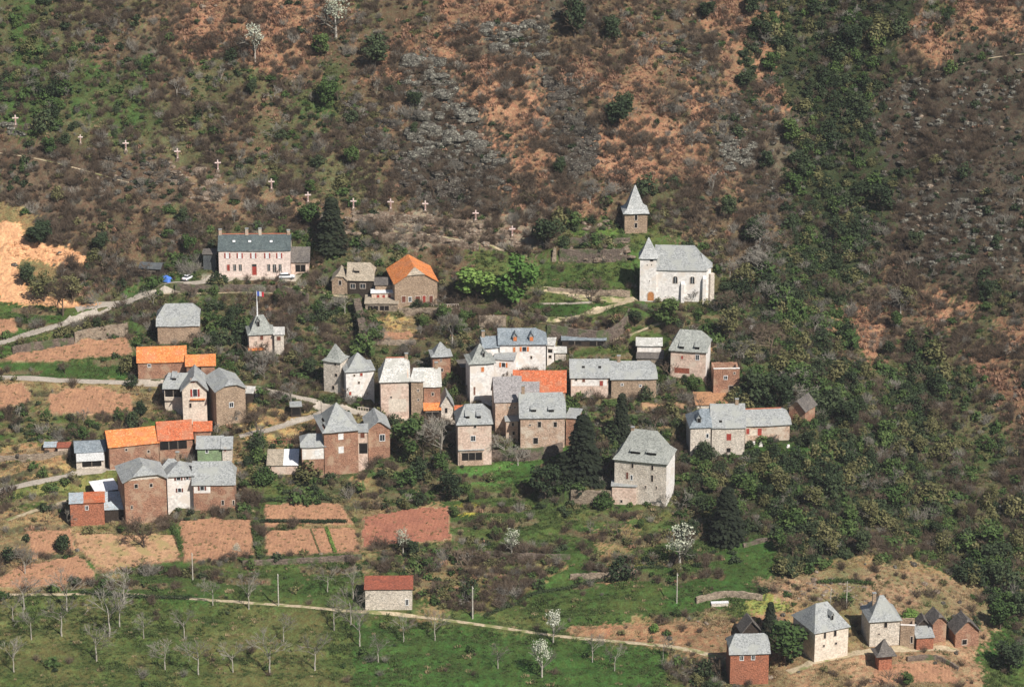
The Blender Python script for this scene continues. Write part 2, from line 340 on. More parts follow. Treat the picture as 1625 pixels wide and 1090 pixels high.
paint([(1530, 995), (1625, 1000), (1625, 1100), (1550, 1100)], LUSH, GREEN2, 'm', soft=26); paint([(840, 565), (905, 552), (1065, 558), (1065, 575), (905, 570)], GREEN2, None, 'm')
paint([(930, 650), (1090, 660), (1090, 690), (940, 690)], GREEN2, (.3, .22, .12), 'g')
paint([(1185, 705), (1300, 705), (1300, 722), (1190, 725)], LUSH, None, 'm'); paint([(60, 760), (180, 748), (190, 762), (40, 810), (0, 800)], GREEN2, (.3, .27, .1), 'm')
paint([(1050, 870), (1060, 830), (1230, 850), (1240, 900), (1180, 960), (1060, 975)], LUSH, GREEN, 'm')
paint([(1160, 980), (1180, 955), (1250, 945), (1250, 965), (1140, 990), (1050, 995)], (.3, .3, .09), GREEN2, 'm')
paint([(1200, 920), (1400, 895), (1560, 930), (1590, 1000), (1480, 985), (1300, 960), (1230, 955)], (.36, .23, .145), (.21, .175, .09), 'y')
paint([(900, 990), (1240, 975), (1250, 1040), (1120, 1050), (1060, 1030), (900, 1005)], (.4, .22, .13), (.27, .17, .1), 'y')
paint([(1240, 1030), (1560, 1000), (1560, 1100), (1200, 1100)], (.38, .24, .15), (.25, .18, .1), 'y', soft=20)
paint([(640, 885), (860, 870), (900, 900), (780, 975), (700, 960), (640, 930)], (.27, .2, .1), GREEN2, 'k')
paint([(720, 795), (760, 795), (760, 812), (720, 815)], (.45, .37, .07), GREEN2, 'm'); paint([(970, 888), (1045, 878), (1045, 900), (975, 900)], (.7, .42, .06), (.3, .3, .06), 'm', soft=8)
paint([(960, 905), (1010, 895), (1010, 915), (930, 925)], (.4, .24, .14), None, 'y')
for p in ([(600, 500), (660, 500), (660, 545), (590, 545)], [(1110, 540), (1165, 545), (1120, 560)], [(390, 640), (540, 660), (480, 700), (380, 700)], [(0, 700), (110, 700), (110, 745), (0, 760)]): paint(p, DRY, (.36, .22, .12), 'y')
# carriage of roads and yards
paint([(320, 436), (480, 436), (470, 446), (320, 448)], (.45, .4, .32), None, 'y', True)
paint([(0, 352), (32, 354), (42, 384), (135, 397), (142, 412), (132, 426), (90, 420), (36, 410), (30, 430), (50, 468), (165, 478), (150, 488), (0, 482)], (.83, .48, .25), (.66, .34, .17), 's')
QUARRY = [(0, 352), (32, 354), (42, 384), (135, 397), (142, 412), (132, 426), (90, 420), (36, 410), (30, 430), (50, 468), (165, 478), (150, 488), (0, 482)]

# ledges in the cliffs, steps in the terraces
rw = ((CLS == KEYS.index('r'))*1.0+(CLS == KEYS.index('d'))*.7); tw = np.isin(CLS, [KEYS.index(c) for c in 'mgyk'])*1.0*(V > 470)*(1-sst(1080, 1220, U))
bw_ = (CLS == KEYS.index('b'))*.4
def blur(a, n):
    for _ in range(n):
        a = a.copy(); a[1:-1, 1:-1] = (a[1:-1, 1:-1]*2+a[:-2, 1:-1]+a[2:, 1:-1]+a[1:-1, :-2]+a[1:-1, 2:])/6
    return a
rw = blur(rw+bw_, 5); tw = blur(tw, 8); near = (np.abs(X) < 200) & (np.abs(Y) < 190)
def stepz(z, q, nz, hard=.72):
    a = (z+nz)/q; i = np.floor(a); f = a-i; g = np.where(f < hard, f*.28, hard*.28+(f-hard)/(1-hard)*(1-hard*.28)); return (i+g)*q-nz
Z = Z+near*rw*(stepz(Z, 3.2, 3*fbm(X, Y, 16, 51, 4), .55)-Z)+near*rw*1.1*fbm(X, Y, 4.5, 52, 4)
Z = Z+near*tw*(stepz(Z, 1.7, 2.2*fbm(X, Y, 30, 53, 3), .78)-Z)*.95
_a = (H0(X, Y)+2.2*fbm(X, Y, 30, 53, 3))/1.7; RIS = (tw > .5) & ((_a-np.floor(_a)) > .74) & (fbm(X, Y, 12, 58, 2) > -.25) & (V < 930)
C[RIS] = np.array((.17, .13, .075))*mixn[RIS][:, None]+np.array((.09, .085, .045))*(1-mixn[RIS][:, None]); CLS[RIS] = KEYS.index('k')
Z = Z+near*(.22*fbm(X, Y, 3, 54, 3)+.5*fbm(X, Y, 9, 55, 3)*sst(20, 50, Y))
q = blur(inpoly(QUARRY, U, V)*1.0, 3); Z = Z+q*(1.6*fbm(X, Y, 5, 56, 4)+1.0*np.abs(fbm(X, Y, 2.5, 57, 3)))*(V < 445)
BLOCK = np.zeros(X.shape, bool)                       # where nothing is scattered

def region(x0, x1, y0, y1):
    i0, i1 = np.searchsorted(GX, [x0, x1]); j0, j1 = np.searchsorted(GY, [y0, y1]); return slice(j0, j1), slice(i0, i1)
# ---- tilled plots: flattened to a plane
PLOTS = [
 ('tilled_field', [(8, 570), (27, 559), (119, 545), (200, 534), (211, 563), (160, 566), (75, 572), (20, 574)], 'soil', 'long strip of tilled pale soil below the pale masonry bank of the upper road'),
 ('tilled_field', [(-10, 613), (36, 612), (47, 622), (46, 636), (-10, 652)], 'soil', 'tilled plot cut by the left edge below the middle road'),
 ('tilled_field', [(76, 622), (160, 617), (205, 625), (214, 652), (150, 659), (80, 654)], 'soil', 'tilled plot left of the white house with the arched balcony'),
 ('tilled_field', [(285, 826), (340, 822), (396, 825), (404, 884), (345, 887), (291, 890)], 'soil', 'square tilled plot beside the clipped hedge with a small dead stump'),
 ('tilled_field', [(420, 800), (540, 797), (560, 830), (421, 833)], 'soil', 'tilled strip between two low hedges below the brown walled annex'),
 ('tilled_field', [(420, 840), (560, 836), (572, 878), (424, 882)], 'soil', 'tilled plot with green rows of young crops'),
 ('tilled_field', [(577, 822), (640, 806), (713, 803), (716, 856), (640, 862), (574, 868)], 'soil_red', 'dark reddish tilled plot right of the striped plot'),
 ('tilled_field', [(5, 912), (30, 898), (125, 881), (150, 908), (148, 922), (40, 932), (-10, 930)], 'soil', 'leaning tilled plot at the lower left above the long path'),
 ('tilled_field', [(40, 842), (113, 840), (120, 872), (52, 884)], 'soil', 'small faded plot in front of the brown shed with mixed roof'),
 ('dry_plot', [(116, 845), (280, 848), (284, 888), (165, 905), (152, 900), (125, 870)], 'soil_dry', 'yellow dry grass plot under the dark bare trees'),
 ('tilled_field', [(-10, 505), (24, 505), (28, 522), (-10, 531)], 'soil', 'small pale plot at the left edge under the upper road'),
 ('tilled_field', [(608, 526), (652, 526), (658, 541), (608, 542)], 'soil', 'little garden plot below the vineyard railing'),
 ('tilled_field', [(1388, 1054), (1440, 1050), (1505, 1053), (1520, 1082), (1380, 1085)], 'soil', 'pinkish plot at the bottom below the hamlet'),
 ('tilled_field', [(1015, 640), (1085, 640), (1085, 652), (1020, 654)], 'soil_dry', 'narrow garden strip left of the ochre roofed shed'),
]
PLOTW = []
for name, poly, mt, lab in PLOTS:
    P = np.array([hit0(*q) for q in poly]); A = np.c_[P[:, :2], np.ones(len(P))]; co = np.linalg.lstsq(A, P[:, 2], rcond=None)[0]
    pl = [tuple(p[:2]) for p in P]; w = inpoly(pl, X+.5*fbm(X, Y, 2.4, 61, 3), Y+.55*fbm(X, Y, 2.4, 62, 3))
    ws = blur(w*1.0, 4); ws = np.maximum(ws, w); Z = Z*(1-ws)+(co[0]*X+co[1]*Y+co[2]+.05*fbm(X, Y, 1.2, 63, 2))*ws
    BLOCK |= w; PLOTW.append((name, w, mt, lab))
    C[w] = (.4, .23, .15)
# ---- roads and paths
ROADS = [
 ('road', [(-30, 552), (0, 545), (60, 526), (120, 508), (160, 497), (185, 486), (215, 470), (275, 457), (320, 448), (350, 443), (410, 441), (470, 440)], 3.6, 'road_grey'),
 ('road', [(120, 490), (160, 481), (188, 482)], 4.5, 'road_grey'),
 ('path', [(445, 447), (480, 461), (545, 473), (600, 481)], 1.0, 'track'),
 ('path', [(230, 466), (300, 466), (440, 465), (480, 470)], .8, 'track'),
 ('road', [(-30, 598), (0, 599), (100, 604), (180, 606), (240, 610), (330, 612), (400, 614), (450, 626), (500, 637), (540, 650), (590, 658), (650, 664), (690, 668), (742, 672)], 3.4, 'road_grey'),
 ('road', [(520, 648), (505, 662), (470, 668), (430, 682), (380, 692)], 3.0, 'road_grey'),
 ('road', [(-30, 786), (0, 778), (60, 765), (130, 750), (185, 744), (230, 738)], 3.2, 'road_grey'),
 ('path', [(10, 825), (60, 808), (104, 797), (153, 775)], 1.7, 'track'),
 ('path', [(-30, 944), (60, 943), (140, 942), (200, 941), (350, 953), (480, 962), (560, 970), (660, 978), (760, 990), (900, 1011), (1060, 1025)], 1.5, 'track'),
 ('path', [(1060, 1025), (1100, 1030), (1150, 1048), (1200, 1052)], 2.2, 'track'),
 ('path', [(862, 460), (900, 465), (930, 472), (985, 474), (1012, 470)], 2.2, 'track'),
 ('path', [(868, 516), (905, 506), (935, 499), (968, 489), (985, 480), (1010, 474)], 3.0, 'track'),
 ('path', [(855, 482), (900, 482), (940, 480)], 1.6, 'road_grey'),
 ('path', [(0, 243), (60, 252), (110, 264), (160, 278), (205, 290)], .9, 'track'),
 ('path', [(600, 362), (650, 372), (700, 378), (760, 390), (800, 398)], 1.0, 'track'),
 ('path', [(1450, 126), (1490, 112), (1530, 99), (1600, 88), (1660, 84)], 1.0, 'track'),
 ('path', [(970, 541), (1000, 532), (1040, 515), (1075, 505)], 1.3, 'track'),
 ('path', [(1250, 1066), (1290, 1052), (1350, 1035), (1440, 1030), (1520, 1030)], 2.6, 'track'),
]
ROADM = []
def densify(P, st=1.0):
    out = []
    for a, b in zip(P[:-1], P[1:]):
        n = max(1, int(np.linalg.norm((b-a)[:2])/st)); out += [a+(b-a)*i/n for i in range(n)]
    out.append(P[-1]); out = np.array(out)
    for _ in range(12):
        o2 = out.copy(); o2[1:-1] = (out[:-2]+out[1:-1]*2+out[2:])/4; out = o2
    return out
for name, pts, wid, mt in ROADS:
    P = densify(np.array([hit0(*q) for q in pts])); P[:, 2] = H0(P[:, 0], P[:, 1])
    zz = P[:, 2].copy()
    for _ in range(30): zz[1:-1] = (zz[:-2]+2*zz[1:-1]+zz[2:])/4
    P[:, 2] = zz
    js, is_ = region(P[:, 0].min()-8, P[:, 0].max()+8, P[:, 1].min()-8, P[:, 1].max()+8)
    xs, ys = X[js, is_], Y[js, is_]; bd = np.full(xs.shape, 1e9); bz = np.zeros(xs.shape)
    for p in P:
        d = (xs-p[0])**2+(ys-p[1])**2; m = d < bd; bd[m] = d[m]; bz[m] = p[2]
    bd = np.sqrt(bd); w = 1-sst(wid/2+.5, wid/2+2.8, bd)
    Z[js, is_] = Z[js, is_]*(1-w)+bz*w; BLOCK[js, is_] |= bd < wid/2+.3
    ROADM.append((name, P, wid, mt))
# ---- retaining walls (foot line in photo pixels), the ground behind is filled up to them
WALLS = [
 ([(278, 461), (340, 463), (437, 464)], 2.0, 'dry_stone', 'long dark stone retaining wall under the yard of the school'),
 ([(441, 464), (489, 480)], 2.6, 'dry_stone', 'short stone wall under the parked estate car at the end of the yard'),
 ([(119, 545), (150, 538), (203, 530)], 3.4, 'dry_stone_pale', 'pale masonry bank wall under the upper road above the strip field'),
 ([(20, 560), (70, 551), (118, 545)], 1.9, 'dry_stone', 'low dark bank wall continuing left of the pale masonry'),
 ([(633, 498), (700, 497), (760, 498)], 1.7, 'dry_stone_pale', 'pale parapet wall in front of the orange roofed barn'),
 ([(760, 520), (803, 521)], 3.6, 'dry_stone_pale', 'tan buttress wall block under the bright green trees'),
 ([(805, 500), (855, 506), (868, 512)], 1.6, 'dry_stone', 'rough wall stepping down beside the tan buttress'),
 ([(590, 546), (660, 546)], 1.2, 'dry_stone_pale', 'garden wall under the little plot below the railing'),
 ([(868, 533), (915, 540), (958, 546), (990, 528), (1000, 508)], 3.4, 'dry_stone', 'tall dark retaining wall below the ramp to the church'),
 ([(888, 414), (940, 417), (995, 414)], 3.6, 'dry_stone', 'rough terrace wall between the upper lawn and the church lawn'),
 ([(905, 385), (955, 387), (1000, 385)], 1.4, 'dry_stone', 'low terrace wall at the foot of the bell tower lawn'),
 ([(870, 462), (925, 466), (1000, 466)], 1.1, 'dry_stone_pale', 'low wall along the path left of the church door'),
 ([(906, 797), (940, 799), (972, 798)], 3.6, 'dry_stone_pale', 'garden wall left of the manor with three shed dormers'),
 ([(775, 728), (820, 729), (860, 725), (893, 716)], 2.6, 'dry_stone', 'curved garden wall below the twin dormer house'),
 ([(600, 346+34), (680, 382), (760, 398)], 1.8, 'rock_warm', 'stone bank above the hillside footpath'),
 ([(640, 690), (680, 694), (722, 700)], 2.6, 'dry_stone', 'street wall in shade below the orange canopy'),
 ([(385, 836+60), (480, 893), (575, 886)], 1.3, 'dry_stone', 'red brown bank wall under the striped plots'),
 ([(905, 918), (960, 916), (1012, 911)], 1.3, 'dry_stone_pale', 'low terrace wall below the yellow flowers'),
 ([(1105, 956), (1155, 944), (1210, 952)], 1.6, 'dry_stone_pale', 'broken terrace wall above the small white trough'),
 ([(975, 664), (1060, 666), (1082, 664)], 1.3, 'dry_stone', 'garden terrace wall above the dark conifers'),
 ([(0, 730), (60, 727), (112, 720)], 1.2, 'dry_stone_pale', 'ruined terrace wall left of the corrugated workshop'),
 ([(1440, 1048), (1490, 1044), (1520, 1064)], 1.2, 'dry_stone', 'low field wall above the pinkish plot of the hamlet'),
 ([(560, 690), (640, 693)], 1.2, 'dry_stone_pale', 'low stone wall behind the gabled brown house'),
 ([(770, 880), (850, 884), (905, 886)], 1.1, 'dry_stone', 'low brown terrace wall left of the yellow flowers'),
 ([(1180, 868), (1250, 850)], 1.0, 'dry_stone', 'short terrace wall at the foot of the wood'),
 ([(560, 348), (640, 350), (740, 358)], 1.4, 'rock_warm', 'broken stone bank under the crosses in the middle'),
]
WALLM = []
for pts, hh, mt, lab in WALLS:
    P = densify(np.array([hit0(*q) for q in pts]), .8); P[:, 2] = H0(P[:, 0], P[:, 1])-.15
    zt = P[:, 2].copy()
    for _ in range(20): zt[1:-1] = (zt[:-2]+2*zt[1:-1]+zt[2:])/4
    P[:, 2] = zt
    js, is_ = region(P[:, 0].min()-10, P[:, 0].max()+10, P[:, 1].min()-3, P[:, 1].max()+11)
    xs, ys = X[js, is_], Y[js, is_]; bd = np.full(xs.shape, 1e9); bz = np.zeros(xs.shape); by = np.zeros(xs.shape)
    for p in P:
        d = (xs-p[0])**2+(ys-p[1])**2; m = d < bd; bd[m] = d[m]; bz[m] = p[2]; by[m] = p[1]
    bd = np.sqrt(bd); beh = sst(.2, .5, ys-by); w = beh*(1-sst(1.5, 8, bd)); fr = (ys-by <= .3)*(1-sst(.8, 3.0, bd))
    zz = Z[js, is_]; lift = np.maximum(zz, bz+hh-.12); lift = np.minimum(lift, np.maximum(bz+hh-.12+bd*.35, zz*0+bz+hh-.12))
    zz = zz*(1-w)+lift*w; zz = zz*(1-fr)+np.minimum(zz, bz)*fr; Z[js, is_] = zz
    WALLM.append((P, hh, mt, lab))

# ---------------------------------------------------------------- buildings: (photo measures are turned into metres at the real spot)
HS = []
def hs(label, u0, u1, vb, ve, vr, name='stone_house', cat='house', **k):
    k.update(label=label, u0=u0, u1=u1, vb=vb, ve=ve, vr=vr, name=name, cat=cat); HS.append(k)
G = (1, 0)
def hip(a): return (0, a)
def half(k, a): return (k, a)
PYR = 'pyr'
# --- upper row
hs('long two storey pink rendered school with dark slate roof, four chimneys and red shutters', 348, 461, 439, 399, 371, 'school_building', 'school', d=9, yaw=1, wall='plaster_school', roof='slate_school', o=.25,
   ends=(G, G), ridge='brick', chim=[(350, 1.3), (392, 1.5), (413, 1.5), (458, 1.0)],
   win=[(u, 406, 5, 9, 'sw') for u in (362, 381.5, 403, 425, 444)]+[(363, 425, 5, 11, 'cshutter_red'), (373, 425, 5, 11, 'g'), (382, 425, 5, 11, 'g'), (404, 428, 7, 17, 'dshutter_red'), (427, 425, 5, 12, 'g'), (436, 426, 6, 14, 'g'), (445, 425, 5, 12, 'g')],
   sky=[(372, 384), (397, 384), (431, 384)])
hs('low open annex with dark slate roof on the right end of the school', 462, 490, 433, 417, 391, 'annex', 'annex', d=8, yaw=1, wall='plaster_pink', roof='slate_dark', ends=(G, G), win=[(477, 426, 16, 11, 'h')], chim=[])
hs('small dark shed against the left end of the school', 323, 343, 428, 404, 398, 'shed', 'shed', d=4, yaw=1, wall='tin_dark', roof='slate_dark', ends='shed')
hs('tumbledown dark plank shed beside the blue tarpaulin', 222, 254, 441, 427, 416, 'shed', 'shed', d=5, yaw=-8, wall='wood_dark', roof='tin_dark', ends=(G, G), win=[(240, 435, 14, 8, 'h')])
hs('grey roofed stone barn standing alone below the upper road', 251, 316, 545, 518, 481, 'stone_barn', 'barn', d=9, yaw=3, wall='stone_tan', roof='slate', ends=(half(.35, 2.2), half(.45, 1.8)), o=.4)
hs('cottage with pinkish tan roof and a rounded gable wing on its left', 552, 592, 466, 446, 416, 'cottage', 'house', d=8, yaw=-3, wall='wood_dark', roof='slate_tan', ends=(G, half(.4, 1.2)), o=.4, dorm=[(566, 433, 8, 's')], win=[(560, 454, 9, 8, 'g'), (576, 454, 10, 8, 'g')])
hs('half hipped gable wing of the cottage with one dark window', 527, 551, 467, 446, 431, 'gable_wing', 'house', d=6, yaw=-3, ax='y', wall='stone_tan', roof='slate_tan', ends=(half(.5, 1.0), G), o=.3, win=[(540, 449, 5, 8, 'o')])
hs('big tan stone barn with bright orange half hipped roof and red doors', 627, 694, 484, 449, 424, 'stone_barn', 'barn', d=13, yaw=11, ax='y', wall='stone_tan', roof='tile_orange', ends=(half(.6, 2.4), G), o=.35, hipmat='slate_tan',
   win=[(641, 475, 7, 11, 'cshutter_brown'), (651, 475, 5, 8, 'w'), (663, 476, 9, 13, 'cshutter_brown'), (673, 475, 6, 13, 'cshutter_red'), (684, 475, 7, 13, 'cshutter_brown')])
hs('low cottage with pale corrugated roof left of the orange roofed barn', 590, 625, 478, 465, 451, 'lean_to', 'outbuilding', d=6, yaw=2, wall='plaster_pink', roof='tin_white', ends='shed', win=[(600, 471, 5, 7, 'cshutter_red'), (609, 471, 5, 7, 'cshutter_red'), (618, 471, 5, 7, 'cshutter_red')])
hs('dark roofed link building behind the pale corrugated roof', 596, 622, 470, 452, 440, 'outbuilding', 'outbuilding', d=6, yaw=4, wall='stone_tan', roof='slate_dark', ends=(G, G))
hs('flat roofed garage row at the left end of the parapet wall', 580, 631, 494, 482, 475, 'garage', 'garage', d=6, yaw=0, wall='dry_stone_pale', roof='slate_tan', ends='shed', win=[(592, 489, 16, 7, 'h'), (610, 489, 14, 7, 'h')])
# --- church and bell tower
hs('square stone bell tower with tall pale slate spire on the upper terrace', 991, 1027, 370, 340, 294, 'bell_tower', 'tower', d=6.2, yaw=4, wall='stone_tan', roof='slate_spire', ends=PYR, fl=1, o=.55, win=[(1009, 346, 5, 9, 'o'), (1009, 358, 5, 8, 'o')])
# --- school to street
hs('small pinkish house with steep truncated slate roof and orange lean-to roof', 396, 435, 562, 531, 499, 'belvedere_house', 'house', d=6.5, yaw=9, wall='plaster_pink', roof='slate_green', ends=(hip(2.4), hip(2.4)), fl=1, o=.4, win=[(416, 536, 6, 8, 'cshutter_brown')], dorm=[(412, 518, 5, 't')])
hs('pale two storey annex on the right of the small house with flag', 436, 451, 562, 531, 524, 'annex', 'annex', d=5, yaw=4, wall='plaster_grey', roof='slate_pale', ends='shed', win=[(443, 537, 7, 7, 'cshutter_brown')])
hs('orange tiled lean-to in front of the small house with flag', 396, 418, 567, 556, 547, 'lean_to', 'outbuilding', d=2.6, yaw=9, wall='stone_brown', roof='tile_orange', ends='shed')
hs('orange roofed long brick red barn at the left below the grey barn', 220, 295, 600, 575, 549, 'stone_barn', 'barn', d=8.5, yaw=5, wall='stone_brown', roof='tile_orange', ends=(G, G), o=.35, win=[(238, 580, 5, 5, 'w')], rimw=1)
hs('lower orange roofed barn bay with wide dark opening', 297, 341, 604, 581, 562, 'stone_barn', 'barn', d=7, yaw=5, wall='stone_brown', roof='tile_orange', ends=(G, G), win=[(311, 588, 18, 14, 'h')])
# --- left village cluster
hs('white house with slate roof and dark arched balcony by the middle road', 262, 318, 651, 617, 591, 'villa', 'house', d=8, yaw=0, wall='plaster_cream', roof='slate', ends=(half(.3, 1), G), o=.5, win=[(276, 624, 26, 12, 'h')], balc=[(276, 632, 28)], dorm=[(277, 603, 6, 's')])
hs('white gabled front wing with red shutters and orange ledge', 291, 329, 666, 620, 597, 'gable_wing', 'house', d=9, yaw=4, ax='y', wall='plaster_cream', roof='slate', ends=(half(.75, .8), G), o=.55, win=[(308, 604, 8, 7, 'cshutter_brown'), (311, 623, 8, 13, 'sshutter_red'), (303, 643, 4, 8, 'o')], balc=[(315, 633, 24, 'tile_orange')])
hs('half hipped stone barn with dark left side and one small window', 345, 390, 672, 619, 603, 'stone_barn', 'barn', d=11, yaw=20, ax='y', wall='stone_tan', roof='slate', ends=(half(.6, 1.6), G), o=.5, win=[(368, 642, 7, 8, 'w'), (375, 664, 4, 4, 'o')])
hs('small dark open lean-to right of the half hipped barn', 391, 401, 638, 624, 613, 'lean_to', 'outbuilding', d=4, yaw=-4, wall='wood_dark', roof='slate_pale', ends='shed')
hs('long stone barn with bright orange tiled roof stepping up the lane', 176, 252, 741, 706, 679, 'stone_barn', 'barn', d=9, yaw=15, wall='stone_brown', roof='tile_orange', ends=(G, G), o=.35, win=[(202, 713, 4, 4, 'o'), (236, 716, 4, 4, 'o')])
hs('red orange roofed barn with long dark opening under its eave', 254, 306, 727, 698, 667, 'stone_barn', 'barn', d=9, yaw=11, wall='stone_brown', roof='tile_red', ends=(G, G), o=.35, win=[(276, 706, 42, 13, 'h')])
hs('short low red roofed shed at the right end of the orange barns', 309, 335, 697, 684, 668, 'shed', 'shed', d=6, yaw=4, wall='stone_brown', roof='tile_red', ends=(G, G))
hs('corrugated roofed workshop with white upper wall and dark open ground floor', 122, 167, 743, 717, 699, 'workshop', 'workshop', d=8, yaw=9, wall='plaster_grey', roof='tin_dark', ends=(G, G), o=.4, win=[(146, 734, 30, 12, 'h')], balc=[(144, 724, 44, 'tin_white', 2.2)], roofmat='slate_blue')
hs('tiny grey roofed hut at the far left above the lane', 71, 89, 716, 709, 701, 'hut', 'hut', d=3, yaw=4, wall='stone_brown', roof='tin', ends='shed')
hs('tiny rust roofed hut between the grey hut and the workshop', 92, 111, 719, 710, 704, 'hut', 'hut', d=3, yaw=4, wall='plaster_pink', roof='tile_rust', ends='shed')
hs('small grey roofed house with green rendered wall', 314, 353, 736, 712, 691, 'cottage', 'house', d=7, yaw=2, wall='plaster_green', roof='slate', ends=(G, G), o=.4, win=[(329, 715, 4, 7, 'w')])
hs('white rendered right bay of the green walled house', 353.5, 368, 736, 712, 692, 'annex', 'annex', d=7, yaw=2, wall='plaster_grey', roof='slate', ends=(G, G), o=.4, win=[(358, 713, 4, 6, 'cshutter_brown')])
hs('tall brown stone barn with broad half hipped slate roof', 201, 265, 829, 762, 738, 'stone_barn', 'barn', d=11, yaw=16, ax='y', wall='stone_brown', roof='slate', ends=(half(.45, 2.4), hip(3)), o=.6, win=[(219, 770, 6, 7, 'o'), (242, 769, 5, 6, 'o'), (211, 804, 3, 6, 'o')], gablew='plaster_grey')
hs('tall narrow white house with hipped slate roof and red brown shutters', 267, 308, 806, 755, 731, 'stone_house', 'house', d=8, yaw=6, wall='plaster_white', roof='slate', ends=(hip(3.2), hip(3.0)), o=.45, win=[(285, 758, 7, 7, 'sshutter_brown'), (299, 757, 5, 7, 'sshutter_brown'), (286, 777, 6, 7, 'sshutter_brown')])
hs('dark slate roofed block filling the gap behind the narrow white house', 252, 288, 790, 752, 727, 'stone_house', 'house', d=7, yaw=-8, wall='stone_brown', roof='slate', ends=(hip(2), hip(2)), o=.4, z=1, chim=[(279, 1.8)])
hs('stone house with wide grey roof, half white wall and red shutters', 308, 373, 809, 769, 731, 'stone_house', 'house', d=9, yaw=2, wall='stone_brown', roof='slate', ends=(G, half(.3, 1.2)), o=.4, win=[(322, 774, 7, 7, 'sshutter_brown'), (354, 797, 4, 8, 'o'), (371, 797, 3, 8, 'o')], panel=[(322, 775, 26, 14, 'plaster_white')])
hs('small red brown shed with half rusty and half red corrugated roof', 113, 166, 833, 797, 782, 'shed', 'shed', d=6, yaw=7, wall='stone_red', roof='tile_red', ends='shed', win=[(139, 805, 5, 7, 'w')], roof2='tin')
hs('corrugated grey lean-to between the small red shed and the tall brown barn', 167, 199, 826, 808, 780, 'lean_to', 'outbuilding', d=6, yaw=5, wall='wood_dark', roof='tin', ends='shed')
hs('pale sheet metal roof leaning on the tall brown barn', 154, 188, 792, 778, 762, 'lean_to', 'outbuilding', d=6, yaw=22, wall='wood_dark', roof='tin_white', ends='shed')
# --- the big pyramid house and neighbours
hs('large brown tower house with steep pyramid roof, its left slope holed and patched', 516, 569, 752, 684, 638, 'tower_house', 'house', d=12, yaw=14, wall='stone_brown', roof='slate', ends=(hip(4.4), hip(4.4)), o=.6, fl=.6, win=[(542, 692, 8, 9, 'W'), (542, 713, 8, 10, 'W')], holes=1)
hs('white walled annex with dark slate roof on the left of the brown tower house', 480, 516, 757, 709, 687, 'annex', 'annex', d=7, yaw=6, wall='stone_brown', roof='slate', ends=(half(.3, 2), G), win=[(504, 718, 7, 8, 'W')], panel=[(498, 719, 35, 19, 'plaster_white')])
hs('low outhouse with tan slates and one bright white metal roof bay', 425, 472, 752, 738, 713, 'outhouse', 'outbuilding', d=7, yaw=1, wall='plaster_pink', roof='slate_tan', ends='shed', roof2='tin_white', r2side='r')
hs('roofed landing between the tower house and the gabled brown house', 569, 584, 742, 685, 676, 'lean_to', 'outbuilding', d=5, yaw=4, wall='plaster_pink', roof='slate', ends='shed', win=[(576, 690, 8, 9, 'cshutter_brown'), (577, 711, 13, 16, 'h')])
hs('narrow dark brown gabled house with one white framed window', 585, 619, 727, 681, 666, 'stone_house', 'house', d=9, yaw=10, ax='y', wall='stone_brown', roof='slate', ends=(half(.85, .5), G), o=.4, win=[(607, 694, 9, 11, 'w')])
hs('tiny open wayside shed beside the bend of the lane', 462, 478, 661, 645, 640, 'wayside_shed', 'shed', d=3, yaw=6, wall='wood_dark', roof='slate', ends='shed', win=[(470, 652, 12, 11, 'h')])
# --- towers left of centre
hs('slim stone tower house with a pointed slate roof and lit right side', 514, 541, 622, 574, 545, 'tower_house', 'tower', d=5, yaw=-22, wall='plaster_grey', roof='slate_green', ends=PYR, fl=1, o=.4, win=[(533, 578, 4, 4, 'o'), (534, 595, 5, 5, 'o'), (529, 615, 5, 7, 'o')])
hs('white tower house with a flared pyramid roof and three tiny windows', 550, 594, 634, 589, 559, 'tower_house', 'tower', d=7.5, yaw=12, wall='plaster_white', roof='slate', ends=PYR, fl=1, o=.45, win=[(563, 595.5, 3, 3, 'o'), (574, 594, 4.5, 5, 'cshutter_red'), (570, 607, 3, 4, 'o'), (556, 624, 4, 6, 'cshutter_red')])
hs('pink house with very steep pale slate roof behind the lilac bush', 605, 649, 664, 606, 567, 'stone_house', 'house', d=9, yaw=4, wall='plaster_pink', roof='slate_pale', ends=(half(.0, 1.6), half(.7, .8)), o=.5, fl=.4, chim=[(654, 1)], win=[(621, 630, 3, 3, 'o')], ridge='brick', panel=[(631, 643, 28, 22, 'plaster_cream')])
hs('pale roofed house stepping forward beside the steep roofed pink house', 653, 672, 663, 605, 583, 'stone_house', 'house', d=8, yaw=4, wall='stone_tan', roof='slate_pale', ends=(hip(.8), G), o=.4, win=[(664, 619, 3, 3, 'o'), (664, 634, 3, 3, 'o')])
hs('pale roofed house with brown wall above the orange canopy', 673, 699, 657, 614, 583, 'stone_house', 'house', d=8, yaw=4, wall='stone_brown', roof='slate_pale', ends=(G, G), o=.4, win=[(687, 625, 4, 5, 'o')], chim=[(694, 1.4)])
hs('bright orange tiled canopy over the street', 674, 699, 666, 651, 634, 'canopy', 'canopy', d=3, yaw=4, wall='wood_dark', roof='tile_orange', ends='shed', win=[(686, 658, 20, 9, 'h')])
hs('small white gabled house with timber gable beside the orange canopy', 700, 719, 664, 645, 626, 'cottage', 'house', d=5, yaw=6, ax='y', wall='plaster_grey', roof='slate', ends=(G, G), o=.4, win=[(708, 651, 5, 9, 'o')])
hs('orange roofed porch between the little white gable and the twin dormer house', 723, 737, 668, 655, 643, 'porch', 'porch', d=3, yaw=4, wall='plaster_pink', roof='tile_red', ends='shed')
hs('brown pigeon tower with flared pointed slate roof', 687, 715, 600, 566, 542, 'pigeon_tower', 'tower', d=4.8, yaw=8, wall='stone_brown', roof='slate', ends=PYR, fl=1, o=.6, win=[(700, 570, 2, 8, 'o'), (701, 587, 5, 5, 'o')])
